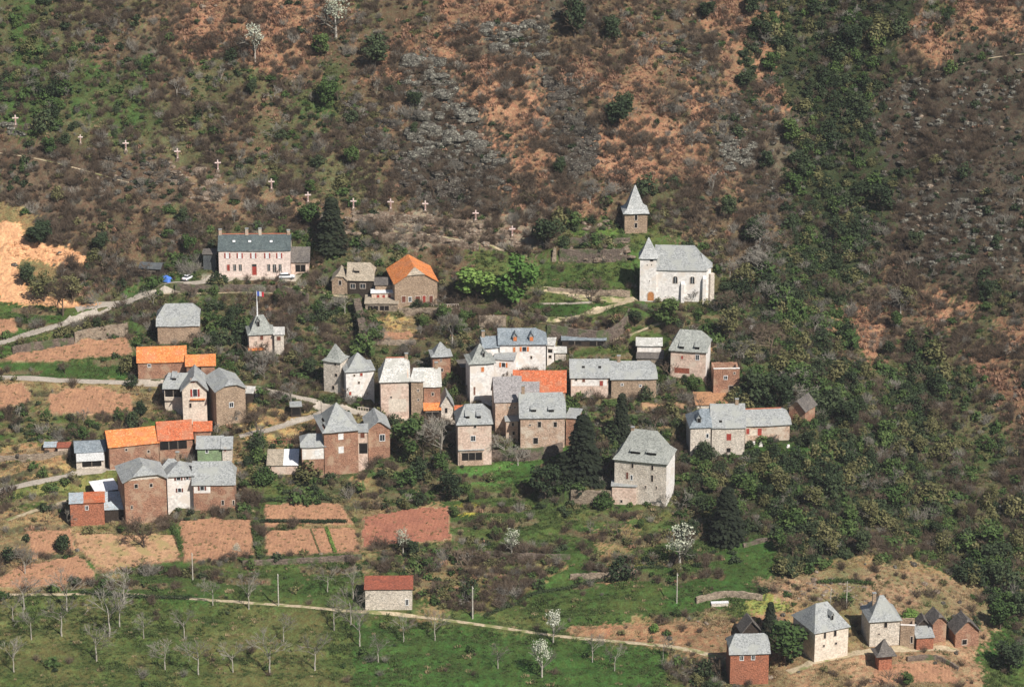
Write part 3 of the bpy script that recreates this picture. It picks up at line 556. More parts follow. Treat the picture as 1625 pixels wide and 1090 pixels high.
# --- centre
hs('long white house with blue grey roof, two dormers and orange shutters', 793, 866, 588, 547, 520, 'stone_house', 'house', d=8.5, yaw=2, wall='plaster_white', roof='slate_blue', ends=(G, hip(2.6)), o=.5, dorm=[(817.5, 541, 7, 'g'), (843.5, 541, 7, 'g')], win=[(816, 555, 4, 9, 'cshutter_orange'), (832, 554, 8, 8, 'sshutter_orange'), (843, 567, 3, 5, 'o')])
hs('lower grey roofed wing left of the long white house', 768, 791, 590, 552, 533, 'wing', 'house', d=7, yaw=10, wall='plaster_white', roof='slate_blue', ends=(G, G), o=.4, z=1, chim=[(763, 1.5)])
hs('white porch bay with dark balcony at the right end of the long white house', 868, 879, 573, 548, 545, 'porch', 'porch', d=5, yaw=-5, wall='plaster_white', roof='slate_pale', ends='shed', win=[(873, 557, 7, 5, 'h'), (873, 566, 5, 5, 'o')])
hs('small grey roofed outhouse right of the white porch', 881, 898, 572, 560, 550, 'outhouse', 'outbuilding', d=4, yaw=0, wall='plaster_grey', roof='slate_pale', ends='shed')
hs('white link wing with sloping slate roof right of the white tower with attic dormer', 784, 815, 606, 571, 556, 'wing', 'house', d=5.5, yaw=-8, wall='plaster_white', roof='slate', ends='shed', win=[(799, 579, 7, 8, 'sshutter_orange')])
hs('tall white tower house with concave pointed roof and a small attic dormer', 746, 784, 640, 577, 545, 'tower_house', 'tower', d=7, yaw=10, wall='plaster_white', roof='slate_green', ends=PYR, fl=1, o=.5, win=[(766, 586, 5, 8, 'cshutter_orange'), (753, 620, 2.5, 14, 'cshutter_brown')], dorm=[(769, 566, 4, 'g')])
hs('dark timber cabin left of the white tower house', 733, 748, 605, 582, 570, 'cabin', 'shed', d=4, yaw=20, wall='wood_dark', roof='slate_dark', ends='shed')
hs('big barn with orange and grey patched roof behind the twin dormer stone house', 815, 897, 668, 623, 587, 'stone_barn', 'barn', d=10, yaw=-1, wall='stone_pink', roof='tile_red', ends=(G, G), o=.3, patch=1)
hs('large grey roofed barn wing below the white tower house', 786, 826, 684, 638, 597, 'stone_barn', 'barn', d=9, yaw=6, wall='stone_pink', roof='slate_grey', ends=(G, G), o=.3, win=[(809, 646, 5, 2, 'o'), (817, 646, 3, 2, 'o')])
hs('twin dormer stone house with wide grey roof and small first floor balcony door', 826, 896, 710, 663, 622, 'stone_house', 'house', d=9, yaw=2, wall='stone_pink', roof='slate', ends=(G, half(.5, .6)), o=.4, dorm=[(847, 653, 8, 's'), (875, 653, 8, 's')], win=[(856, 673, 6, 10, 'o'), (881, 673, 6, 9, 'o'), (850, 699, 9, 11, 'o'), (841, 674, 3, 3, 'o')], chim=[(831, 1.8)])
hs('red brown brick annex on the right of the twin dormer stone house', 898, 916, 704, 663, 659, 'annex', 'annex', d=6, yaw=-12, wall='stone_brown', roof='slate', ends='shed')
hs('small stair annex with slate roof on the left of the twin dormer stone house', 803, 822, 695, 668, 651, 'annex', 'annex', d=5, yaw=4, wall='stone_pink', roof='slate', ends='shed', win=[(814, 673, 4, 6, 'o'), (815, 687, 4, 6, 'o')])
hs('square stone house with hipped roof and two small dormers above the green lawn', 727, 780, 737, 673, 640, 'stone_house', 'house', d=9, yaw=5, wall='plaster_pink', roof='slate', ends=(hip(2.2), hip(2.0)), o=.5, dorm=[(743, 663, 6, 's'), (761, 663, 6, 's')], win=[(754, 676, 4, 5, 'o'), (751, 695, 8, 9, 'w')])
hs('slate lean-to over an open timber porch at the foot of the square stone house', 729, 767, 738, 714, 704, 'lean_to', 'outbuilding', d=2.6, yaw=5, wall='stone_pink', roof='slate', ends='shed', win=[(749, 724, 32, 12, 'h')])
hs('low stone house with grey roof and dark red doors right of the patched barn', 906, 965, 630, 600, 569, 'stone_house', 'house', d=8.5, yaw=1, wall='plaster_pink', roof='slate', ends=(G, G), o=.4, win=[(914, 602, 4, 4, 'o'), (926, 603, 5, 6, 'cshutter_brown'), (954, 608, 6, 9, 'cshutter_red')], sky=[(926, 583), (952, 583)], panel=[(935, 607, 56, 11, 'plaster_white')])
hs('low tan stone barn with grey roof and two tiny white framed windows', 970, 1041, 631, 602, 572, 'stone_barn', 'barn', d=8.5, yaw=2, wall='stone_tan', roof='slate', ends=(G, half(.3, 1.6)), o=.4, win=[(987, 610, 4, 3, 'w'), (1016, 612, 4, 3, 'w')], chim=[(983, 1.4)])
hs('long dark corrugated hen shed under the ramp wall', 892, 961, 549, 540, 529, 'long_shed', 'shed', d=5, yaw=-1, wall='wood_dark', roof='tin_dark', ends='shed', win=[(912, 544, 20, 6, 'h'), (947, 545, 22, 7, 'h')], roofmat='slate_blue')
hs('white walled hut with pale roof beside the two dormer white sided house', 1011, 1049, 566, 549, 535, 'hut', 'hut', d=6, yaw=-2, wall='plaster_white', roof='slate_pale', ends=(G, G), z=0)
hs('low hut with dark purple grey roof in front of the white walled hut', 1011, 1051, 580, 569, 554, 'hut', 'hut', d=5, yaw=-4, wall='dry_stone_pale', roof='slate_dark', ends='shed')
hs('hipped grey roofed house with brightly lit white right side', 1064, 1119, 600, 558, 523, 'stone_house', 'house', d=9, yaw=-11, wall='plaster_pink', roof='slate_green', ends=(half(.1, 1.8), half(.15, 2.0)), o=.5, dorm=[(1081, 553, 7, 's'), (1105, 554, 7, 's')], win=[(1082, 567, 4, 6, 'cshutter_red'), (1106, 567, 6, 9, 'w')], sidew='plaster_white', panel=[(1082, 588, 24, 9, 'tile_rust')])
hs('roofless square ruin with white capped walls', 1132, 1173, 620, 586, 586, 'ruin', 'ruin', d=6, yaw=3, wall='stone_brown', roof=None, ends='none', win=[(1151, 599, 6, 6, 'w'), (1165, 592, 3, 3, 'o'), (1160, 616, 8, 9, 'o')])
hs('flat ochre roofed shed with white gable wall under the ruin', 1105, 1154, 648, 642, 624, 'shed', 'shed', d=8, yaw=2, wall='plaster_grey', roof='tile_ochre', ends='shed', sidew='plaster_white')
hs('left house of the three joined houses with attic dormer and cream wall', 1095, 1127, 722, 678, 648, 'stone_house', 'house', d=9, yaw=4, wall='plaster_grey', roof='slate_blue', ends=(hip(3), G), o=.4, dorm=[(1109, 670, 7, 'g')], win=[(1122, 691, 4, 7, 'w')])
hs('middle house of the three joined houses with one closed red shutter', 1129, 1181, 721, 679, 640, 'stone_house', 'house', d=10, yaw=1, wall='plaster_grey', roof='slate', ends=(G, G), o=.35, win=[(1156, 693, 9, 12, 'cshutter_red'), (1156, 714, 8, 8, 'o')], sky=[(1143, 669)], chim=[(1170, 1.2)])
hs('right house of the three joined houses with low eave and two red doors', 1182, 1253, 699, 675, 648, 'stone_house', 'house', d=9, yaw=6, wall='stone_pink', roof='slate', ends=(G, half(.4, 1.6)), o=.45, win=[(1186, 684, 6, 10, 'cshutter_red'), (1205, 685, 8, 13, 'cshutter_red')], ridge='brick', panel=[(1195, 686, 18, 10, 'plaster_cream')])
hs('small barn with dark steep slate roof turned away at the edge of the wood', 1252, 1276, 674, 651, 634, 'stone_barn', 'barn', d=6, yaw=-32, ax='y', wall='stone_brown', roof='slate_dark', ends=(half(.85, .6), G), o=.5)
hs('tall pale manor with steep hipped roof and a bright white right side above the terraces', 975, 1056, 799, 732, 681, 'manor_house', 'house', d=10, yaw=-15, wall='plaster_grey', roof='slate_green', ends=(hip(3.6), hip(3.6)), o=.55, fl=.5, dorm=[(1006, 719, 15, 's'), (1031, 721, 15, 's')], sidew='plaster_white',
   win=[(1003, 738, 4, 8, 'o'), (1034, 741, 4, 9, 'o'), (995, 754, 4, 12, 'cshutter_brown'), (1002, 757, 3, 8, 'w'), (1034, 758, 4, 12, 'o'), (1024, 772, 2, 5, 'o'), (1041, 773, 2, 5, 'o')], chim=[(996, .3)])
hs('low terrace block with flat slate top on the left front of the manor', 971, 1009, 800, 771, 764, 'terrace_block', 'outbuilding', d=3.2, yaw=-4, wall='plaster_pink', roof='slate', ends='shed', win=[(986, 795, 4, 5, 'o')])
hs('lone field barn with rust red roof and whitewashed wall on the long path', 580, 654, 967, 934, 918, 'field_barn', 'barn', d=7, yaw=1, wall='plaster_grey', roof='tile_rust', ends='shed', win=[(646, 955, 5, 10, 'w')])
# --- hamlet, lower right
hs('red walled house cut by the bottom edge with two white framed windows', 1158, 1219, 1085, 1036, 1004, 'stone_house', 'house', d=8, yaw=3, wall='stone_red', roof='slate', ends=(half(.3, 1.6), half(.5, 1)), o=.4, win=[(1176, 1042, 6, 8, 'w'), (1194, 1041, 6, 8, 'w')], spots=1)
hs('small dark gabled roof behind the red walled house', 1178, 1206, 1020, 1003, 983, 'barn', 'barn', d=4, yaw=12, ax='y', wall='wood_dark', roof='slate_dark', ends=(G, G), o=.5)
hs('white house of the hamlet with hipped roof and deep shaded left side', 1291, 1346, 1045, 998, 955, 'stone_house', 'house', d=11, yaw=24, wall='plaster_cream', roof='slate', ends=(hip(3.0), hip(3.0)), o=.45, win=[(1307, 1006, 4, 11, 'o'), (1324, 1003, 5, 11, 'o'), (1326, 1020, 4, 4, 'o'), (1306, 1023, 3, 4, 'o')], dorm=[(1324, 982, 5, 'g')])
hs('tower house of the hamlet with tall pyramid roof and square chimney', 1379, 1427, 1024, 984, 943, 'tower_house', 'tower', d=8.5, yaw=8, wall='plaster_grey', roof='slate', ends=(hip(3.3), hip(3.3)), o=.5, fl=.5, win=[(1404, 990, 6, 10, 'o'), (1394, 1005, 3, 3, 'o')], chim=[(1391, .5)])
hs('small red pigeon tower with pointed slate cap below the tower house', 1394, 1415, 1062, 1040, 1012, 'pigeon_tower', 'tower', d=3.4, yaw=10, wall='stone_red', roof='slate_dark', ends=PYR, fl=1, o=1.0)
hs('roofless tan ruin beside the tower house', 1428, 1450, 1027, 992, 992, 'ruin', 'ruin', d=5, yaw=-6, wall='stone_tan', roof=None, ends='none', win=[(1446, 1014, 4, 12, 'o')])
hs('small low house with grey lean roof in the hamlet', 1454, 1481, 1030, 1011, 991, 'cottage', 'house', d=5, yaw=6, wall='stone_red', roof='slate', ends='shed')
hs('tall narrow brown gabled barn behind the small low house', 1479, 1501, 1018, 988, 972, 'barn', 'barn', d=4.5, yaw=14, ax='y', wall='stone_brown', roof='slate_dark', ends=(half(.75, 1), G), o=.5)
hs('brown gabled barn with dark square opening at the right of the hamlet', 1515, 1553, 1025, 1003, 980, 'barn', 'barn', d=5, yaw=12, ax='y', wall='stone_brown', roof='slate_dark', ends=(half(.85, .8), G), o=.5, win=[(1530, 1018, 9, 9, 'o')])
hs('tiny dark gabled dovecote roof behind the small low house', 1457, 1472, 1012, 990, 980, 'dovecote', 'shed', d=3, yaw=4, ax='y', wall='wood_dark', roof='slate_dark', ends=(G, G))
rowroof('slate_grey', (.36, .34, .34), (.29, .275, .275))

def place(k):
    uc = (k['u0']+k['u1'])/2; P = hit0(uc, k['vb']); s = scale_at(P); a = math.radians(k.get('yaw', 0))
    w = (k['u1']-k['u0'])/s/math.cos(a); d = k['d']; o = k.get('o', .4 if k['ends'] != 'shed' else .3) if k['ends'] != 'none' else 0
    zf = lambda v, y: ((k['vb']-v)/s-y*SP*math.cos(a))/CP; ze = zf(k['ve'], -o)
    if k['ends'] == 'none': h = zf(k['ve'], 0); rh = 0
    elif k['ends'] == 'shed': sl_ = max(.06, (zf(k['vr'], d+.2)-ze)/(d+.2+o)); h = ze+o*sl_-.06; rh = sl_*d
    else:
        ay = k.get('ax', 'x') == 'y'; S = w if ay else d; zt = zf(k['vr'], k['ends'][0][1]-o if ay else d/2); zt = max(zt, ze+.16*S); tt = o/(S/2+o); fl = k.get('fl', 0)
        if fl: b = .34; e = .34-.19*fl; f_ = tt/b*e if tt < b else e+(tt-b)/(1-b)*(1-e)
        else: f_ = tt
        h = ze+f_*(zt-ze)-.04; rh = zt-h
    k.update(P=P, s=s, a=a, w=w, h=h, rh=rh, uc=uc)
    return k
def pad(P, a, w, d, drop=.08, m=2.6, ym=0):
    r = max(w, d)+6; js, is_ = region(P[0]-r, P[0]+r, P[1]-r, P[1]+r); dx = X[js, is_]-P[0]; dy = Y[js, is_]-P[1]
    lx = dx*math.cos(a)+dy*math.sin(a); ly = -dx*math.sin(a)+dy*math.cos(a)
    ox = np.maximum(np.abs(lx)-w/2, 0); oy = np.maximum(np.maximum(-ly, ly-d), 0); di = np.hypot(ox, oy)
    wt = 1-sst(.6, m, di); Z[js, is_] = Z[js, is_]*(1-wt)+(P[2]-drop)*wt; BLOCK[js, is_] |= di < .5
for k in HS: place(k)
for k in sorted(HS, key=lambda q: -q['P'][1]): pad(k['P'], k['a'], k['w'], k['d'])
CH = hit0(1079, 478); CHS = scale_at(CH); pad(CH, math.radians(-3), 22, 9, m=2.0)

# ---------------------------------------------------------------- the ground sheet
JX = 0
def grid_z(x, y):
    x = np.atleast_1d(np.asarray(x, float)); y = np.atleast_1d(np.asarray(y, float))
    i = np.clip(np.searchsorted(GX, x)-1, 0, len(GX)-2); j = np.clip(np.searchsorted(GY, y)-1, 0, len(GY)-2)
    fx = np.clip((x-GX[i])/(GX[i+1]-GX[i]), 0, 1); fy = np.clip((y-GY[j])/(GY[j+1]-GY[j]), 0, 1)
    return (Z[j, i]*(1-fx)+Z[j, i+1]*fx)*(1-fy)+(Z[j+1, i]*(1-fx)+Z[j+1, i+1]*fx)*fy
def gz(x, y): return float(grid_z(x, y)[0])
def hit(u, v): return hitf(u, v, grid_z)

def groundmat():
    m, t, n, l, p = nodes('ground_cover')
    at = n.new('ShaderNodeAttribute'); at.attribute_name = 'cover'; g = n.new('ShaderNodeNewGeometry')
    out = at.outputs['Color']
    for s_, lo, hi, de in ((.45, .66, 1.3, 5), (2.6, .6, 1.38, 4), (.12, .85, 1.15, 3)):
        f = n.new('ShaderNodeTexNoise'); f.inputs['Scale'].default_value = s_; f.inputs['Detail'].default_value = de; f.inputs['Roughness'].default_value = .7
        l.new(g.outputs['Position'], f.inputs['Vector']); fr = ramp(n, [(.3, (lo, lo, lo)), (.7, (hi, hi, hi))]); l.new(f.outputs['Fac'], fr.inputs[0]); out = mulmix(n, l, out, fr.outputs[0]).outputs[2]
    hn = n.new('ShaderNodeTexNoise'); hn.inputs['Scale'].default_value = .9; hn.inputs['Detail'].default_value = 3; l.new(g.outputs['Position'], hn.inputs['Vector'])
    hr = ramp(n, [(.35, (1.12, .97, .9)), (.65, (.9, 1.05, .95))]); l.new(hn.outputs['Fac'], hr.inputs[0]); out = mulmix(n, l, out, hr.outputs[0]).outputs[2]
    b = n.new('ShaderNodeTexNoise'); b.inputs['Scale'].default_value = 1.4; b.inputs['Detail'].default_value = 6; b.inputs['Roughness'].default_value = .75; l.new(g.outputs['Position'], b.inputs['Vector'])
    bp = n.new('ShaderNodeBump'); bp.inputs['Strength'].default_value = .9; bp.inputs['Distance'].default_value = .6; l.new(b.outputs['Fac'], bp.inputs['Height']); l.new(bp.outputs[0], p.inputs['Normal'])
    l.new(out, p.inputs['Base Color']); p.inputs['Roughness'].default_value = .95; p.inputs['Specular IOR Level'].default_value = .1
    MATS['ground'] = m; return m
groundmat()
ny, nx = X.shape
def sheet(name, vid, dz, mat, cover=None):
    """a sheet made of the grid cells whose four corners are in the mask vid (None: all)"""
    a = np.arange(ny*nx).reshape(ny, nx); q = np.stack([a[:-1, :-1], a[:-1, 1:], a[1:, 1:], a[1:, :-1]], -1).reshape(-1, 4)
    zz = Z.ravel()
    if vid is not None: m = vid.ravel(); q = q[m[q].all(1)]
    ids, inv = np.unique(q, return_inverse=True); co = np.c_[X.ravel()[ids], Y.ravel()[ids], zz[ids]+dz]
    me = bpy.data.meshes.new(name); me.vertices.add(len(ids)); me.vertices.foreach_set('co', co.ravel())
    me.loops.add(q.size); me.loops.foreach_set('vertex_index', inv.ravel().astype(np.int32)); me.polygons.add(len(q)); me.polygons.foreach_set('loop_start', np.arange(0, q.size, 4, dtype=np.int32))
    me.update(calc_edges=True); me.validate()
    if cover is not None:
        at = me.color_attributes.new('cover', 'FLOAT_COLOR', 'POINT'); c4 = np.ones((len(ids), 4)); c4[:, :3] = cover.reshape(-1, 3)[ids]; at.data.foreach_set('color', c4.ravel())
    me.materials.append(mat); me.polygons.foreach_set('use_smooth', np.ones(len(q), bool))
    o = bpy.data.objects.new(name, me); COL.objects.link(o); return o
C = np.clip(C, 0.01, 1)
ground = sheet('hillside_ground', None, 0, MATS['ground'], C); tag(ground, kind='structure')
for name, w, mt, lab in PLOTW:
    if w.sum() > 12: o = sheet(name, w, .06, MATS[mt]); tag(o, kind='structure')
o = sheet('sand_scar', inpoly(QUARRY, eu, ev), .07, MATS['sand']); tag(o, kind='structure')
for name, P, wid, mt in ROADM:
    T = np.gradient(P[:, :2], axis=0); T /= np.linalg.norm(T, axis=1)[:, None]+1e-9; N = np.c_[-T[:, 1], T[:, 0]]; vs = []; fs = []; K = (-1, -.4, .4, 1)
    for i, p in enumerate(P):
        for k in K:
            wj = wid/2*(1+.22*float(vn(np.array(i/2.3), np.array(k*3.), 71))); q = p[:2]+N[i]*wj*k; vs.append((q[0], q[1], gz(*q)+(.07 if abs(k) < 1 else .03)))
        if i: b = 4*i; fs += [(b-4+j, b-3+j, b+1+j, b+j) for j in range(3)]
    tag(link(name, mesh(name, vs, fs, MATS[mt])), kind='structure')
for P, hh, mt, lab in WALLM:
    m = MB(); rr = random.Random(len(P)); T = np.gradient(P[:, :2], axis=0); T /= np.linalg.norm(T, axis=1)[:, None]+1e-9; N = np.c_[-T[:, 1], T[:, 0]]; vs = []; fs = []; nc = 6
    for i, p in enumerate(P):
        top = p[2]+hh+rr.uniform(-.12, .16); jf = rr.uniform(-.06, .06)
        f = p[:2]-N[i]*(.1+jf); b = p[:2]+N[i]*.5
        zs = [p[2]-1.6, p[2]+hh*.33, p[2]+hh*.66, top]
        vs += [(f[0]-N[i][0]*(.12-.05*q), f[1]-N[i][1]*(.12-.05*q), z) for q, z in enumerate(zs)]+[(b[0], b[1], top+rr.uniform(-.05, .05)), (b[0], b[1], p[2]-1.6)]
        if i: b0 = nc*i; fs += [(b0-nc+j, b0+j, b0+j+1, b0-nc+j+1) for j in range(5)]
    fs += [tuple(range(nc)), tuple(range(nc*(len(P)-1)+nc-1, nc*(len(P)-1)-1, -1))]
    tag(link('retaining_wall', mesh('retaining_wall', vs, fs, MATS[mt])), lab, 'wall', 'dry stone walls of the terraces')

def side_wall(pts, hh, lab, mt='dry_stone'):
    P = densify(np.array([hit0(*q) for q in pts]), .9); m = MB()
    for i in range(len(P)-1):
        a, b = P[i], P[i+1]; t = (b-a)[:2]/np.linalg.norm((b-a)[:2]); n_ = np.array([-t[1], t[0]])*1.0; za, zb = gz(a[0], a[1])+hh*(.85+.15*R()), gz(b[0], b[1])+hh
        m.v += [(a[0]+n_[0], a[1]+n_[1], za-hh-2), (b[0]+n_[0], b[1]+n_[1], za-hh-2), (b[0]-n_[0], b[1]-n_[1], za-hh-2), (a[0]-n_[0], a[1]-n_[1], za-hh-2), (a[0]+n_[0], a[1]+n_[1], za), (b[0]+n_[0], b[1]+n_[1], za), (b[0]-n_[0], b[1]-n_[1], za), (a[0]-n_[0], a[1]-n_[1], za)]
        k = 8*i; m.f += [(k, k+3, k+2, k+1), (k+4, k+5, k+6, k+7), (k, k+1, k+5, k+4), (k+1, k+2, k+6, k+5), (k+2, k+3, k+7, k+6), (k+3, k, k+4, k+7)]
    tag(m.build('retaining_wall', MATS[mt]), lab, 'wall', 'dry stone walls of the terraces')
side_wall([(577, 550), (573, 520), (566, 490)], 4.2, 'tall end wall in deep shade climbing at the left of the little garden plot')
# ---------------------------------------------------------------- building builder
def roof_z(k, t):
    if k['_f'] <= 0: f = t
    else:
        b = .34; e = .34-.19*k['_f']; f = t/b*e if t < b else e+(t-b)/(1-b)*(1-e)
    return k['_ze']+f*(k['_zt']-k['_ze'])
def make_roof(k, name='roof', mat=None):
    w, d, h, rh, o = k['w'], k['d'], k['h'], k['rh'], k.get('o', .4); rr = random.Random(int(k['u0']*7+k['vb']))
    ax = k.get('ax', 'x'); ends = k['ends']; L, S = (w, d) if ax == 'x' else (d, w)
    if ends == PYR: a = max(.3, L/2-.15); ends = ((0, a), (0, a))
    Le, Se = L/2+o, S/2+o; fl = k.get('fl', 0); k['_f'] = fl; tt = o/Se
    k['_ze'], k['_zt'] = 0, 1; f = roof_z(k, tt); k['_zt'] = h+rh; k['_ze'] = (h+.04-f*(h+rh))/(1-f)
    lv = {0, 1, .5, .75, .25}
    if fl: lv |= {.34, .15}
    (k0, i0), (k1, i1) = ends; lv |= {k0, k1}; lv = sorted(x for x in lv if 0 <= x <= 1)
    i0 += o*(1 if k0 < 1 else 0)*(1-k0); i1 += o*(1 if k1 < 1 else 0)*(1-k1)
    def lr(t):
        lo = -Le if t <= k0+1e-6 or k0 >= 1 else -Le+i0*(t-k0)/(1-k0); hi = Le if t <= k1+1e-6 or k1 >= 1 else Le-i1*(t-k1)/(1-k1); return lo, hi
    def mp(l, s_, z):
        return (l, d/2+s_, z) if ax == 'x' else (-s_, d/2+l, z)
    bm = bmesh.new(); nL = max(3, int(L/2)); cache = {}
    def V_(l, s_, z):
        key = (round(l, 3), round(s_, 3), round(z, 3))
        if key not in cache:
            j = .06 if z < k['_zt']-.05 else .04
            cache[key] = bm.verts.new(mp(l, s_, z+rr.uniform(-j, j)-.07*math.sin(math.pi*(l+Le)/(2*Le))*(t_ := 1)))
        return cache[key]
    def F(vs, mi=0):
        u_ = []
        for v_ in vs:
            if v_ not in u_: u_.append(v_)
        if len(u_) > 2:
            try: f_ = bm.faces.new(u_); f_.material_index = mi
            except ValueError: pass
    holes = k.get('holes')
    for ta, tb in zip(lv[:-1], lv[1:]):
        la, ha = lr(ta); lb, hb = lr(tb); za, zb = roof_z(k, ta), roof_z(k, tb); sa, sb = Se*(1-ta), Se*(1-tb)
        for sg in (-1, 1):
            for i in range(nL):
                q = lambda lo, hi, j: lo+(hi-lo)*j/nL
                vs = [V_(q(la, ha, i), sg*sa, za), V_(q(la, ha, i+1), sg*sa, za), V_(q(lb, hb, i+1), sg*sb, zb), V_(q(lb, hb, i), sg*sb, zb)]
                mi = 0
                if k.get('patch') and sg < 0 and (i+.5)/nL < (.57 if ta < .5 else 0 if ta > .7 else .14): mi = 1
                F(vs if sg < 0 else vs[::-1], mi)
        for e, (ke, l_a, l_b) in enumerate(((k0, la, lb), (k1, ha, hb))):
            if ta >= ke-1e-6 and ke < 1:
                for j in range(3):
                    y0, y1 = -sa+2*sa*j/3, -sa+2*sa*(j+1)/3; x0, x1 = -sb+2*sb*j/3, -sb+2*sb*(j+1)/3
                    if holes and e == 0 and (ta, j) in ((.25, 1), (.15, 0)): continue
                    vs = [V_(l_a, y0, za), V_(l_a, y1, za), V_(l_b, x1, zb), V_(l_b, x0, zb)]
                    F(vs if e else vs[::-1], 2 if (k.get('hipmat') and e == 0) else 0)
    bmesh.ops.remove_doubles(bm, verts=bm.verts[:], dist=.01)
    bmesh.ops.recalc_face_normals(bm, faces=bm.faces[:])
    up = sum(f_.normal.z*f_.calc_area() for f_ in bm.faces)
    if up < 0: bmesh.ops.reverse_faces(bm, faces=bm.faces[:])
    bmesh.ops.solidify(bm, geom=bm.faces[:], thickness=.16)
    me = bpy.data.meshes.new('roof'); bm.to_mesh(me); bm.free()
    me.materials.append(MATS[k.get('roofmat') or k['roof']]); me.materials.append(MATS['slate_grey']); me.materials.append(MATS[k.get('hipmat', 'slate')])
    return me
def add_opening(par, M, w, h, style):
    """M places the opening: local x along the wall, y outwards negative, z up, origin at its centre"""
    def b(name, x0, x1, z0, z1, y0, y1, mat, p=par):
        q = MB().box(x0, x1, y0, y1, z0, z1, M); return q.build(name, MATS[mat], p)
    w2, h2 = w/2, h/2; fm = {'w': 'frame_white', 'W': 'frame_white', 'g': 'frame_stone', 's': 'frame_white', 'o': 'frame_stone', 'c': 'frame_stone', 'd': 'frame_stone', 'h': 'wood_dark'}[style[0]]
    if style == 'h':
        b('opening', -w2, w2, -h2, h2, -.03, .12, 'dark')
        b('lintel', -w2-.1, w2+.1, h2, h2+.22, -.09, .1, 'wood_grey')
        n = max(1, int(w/2.6))
        for i in range(1, n+1):
            if n > 1 or w > 2.2: x = -w2+w*i/(n+1); b('post', x-.08, x+.08, -h2, h2, -.1, 0, 'wood_grey')
        return
    t = .13; f = MB()
    for bx in ((-w2-t, -w2, -h2-t, h2+t), (w2, w2+t, -h2-t, h2+t), (-w2, w2, h2, h2+t), (-w2, w2, -h2-t, -h2)): f.box(bx[0], bx[1], -.07, .1, bx[2], bx[3], M)
    nm = 'door' if style[0] == 'd' else 'window'
    fo = f.build(nm, MATS[fm], par)
    pane = {'w': 'glass', 'W': 'curtain', 'g': 'glass', 's': 'curtain' if style == 'sw' else 'glass', 'o': 'dark'}.get(style[0])
    if pane:
        b('pane', -w2, w2, -h2, h2, -.02, .1, pane, fo)
        if style[0] in 'wg' and w > .6: b('glazing_bar', -.03, .03, -h2, h2, -.04, -.02, 'frame_white', fo)
    else:
        mt = style[1:] if style[1:] in MATS else 'shutter_red'
        if style[0] == 'd': b('door_leaf', -w2, w2, -h2, h2*.55, -.03, .1, mt, fo); b('pane', -w2, w2, h2*.55, h2, -.02, .1, 'glass', fo)
        else:
            for a_, c_ in ((-w2, -.015), (.015, w2)): b('shutter', a_, c_, -h2, h2, -.05, .1, mt, fo)
    if style[0] == 's':
        mt = 'shutter_red' if style == 'sw' else style[1:]
        for sx in (-1, 1):
            x0, x1 = (w2+t, w2+t+w*.48) if sx > 0 else (-w2-t-w*.48, -w2-t); b('shutter', x0, x1, -h2, h2, -.1, -.02, mt)
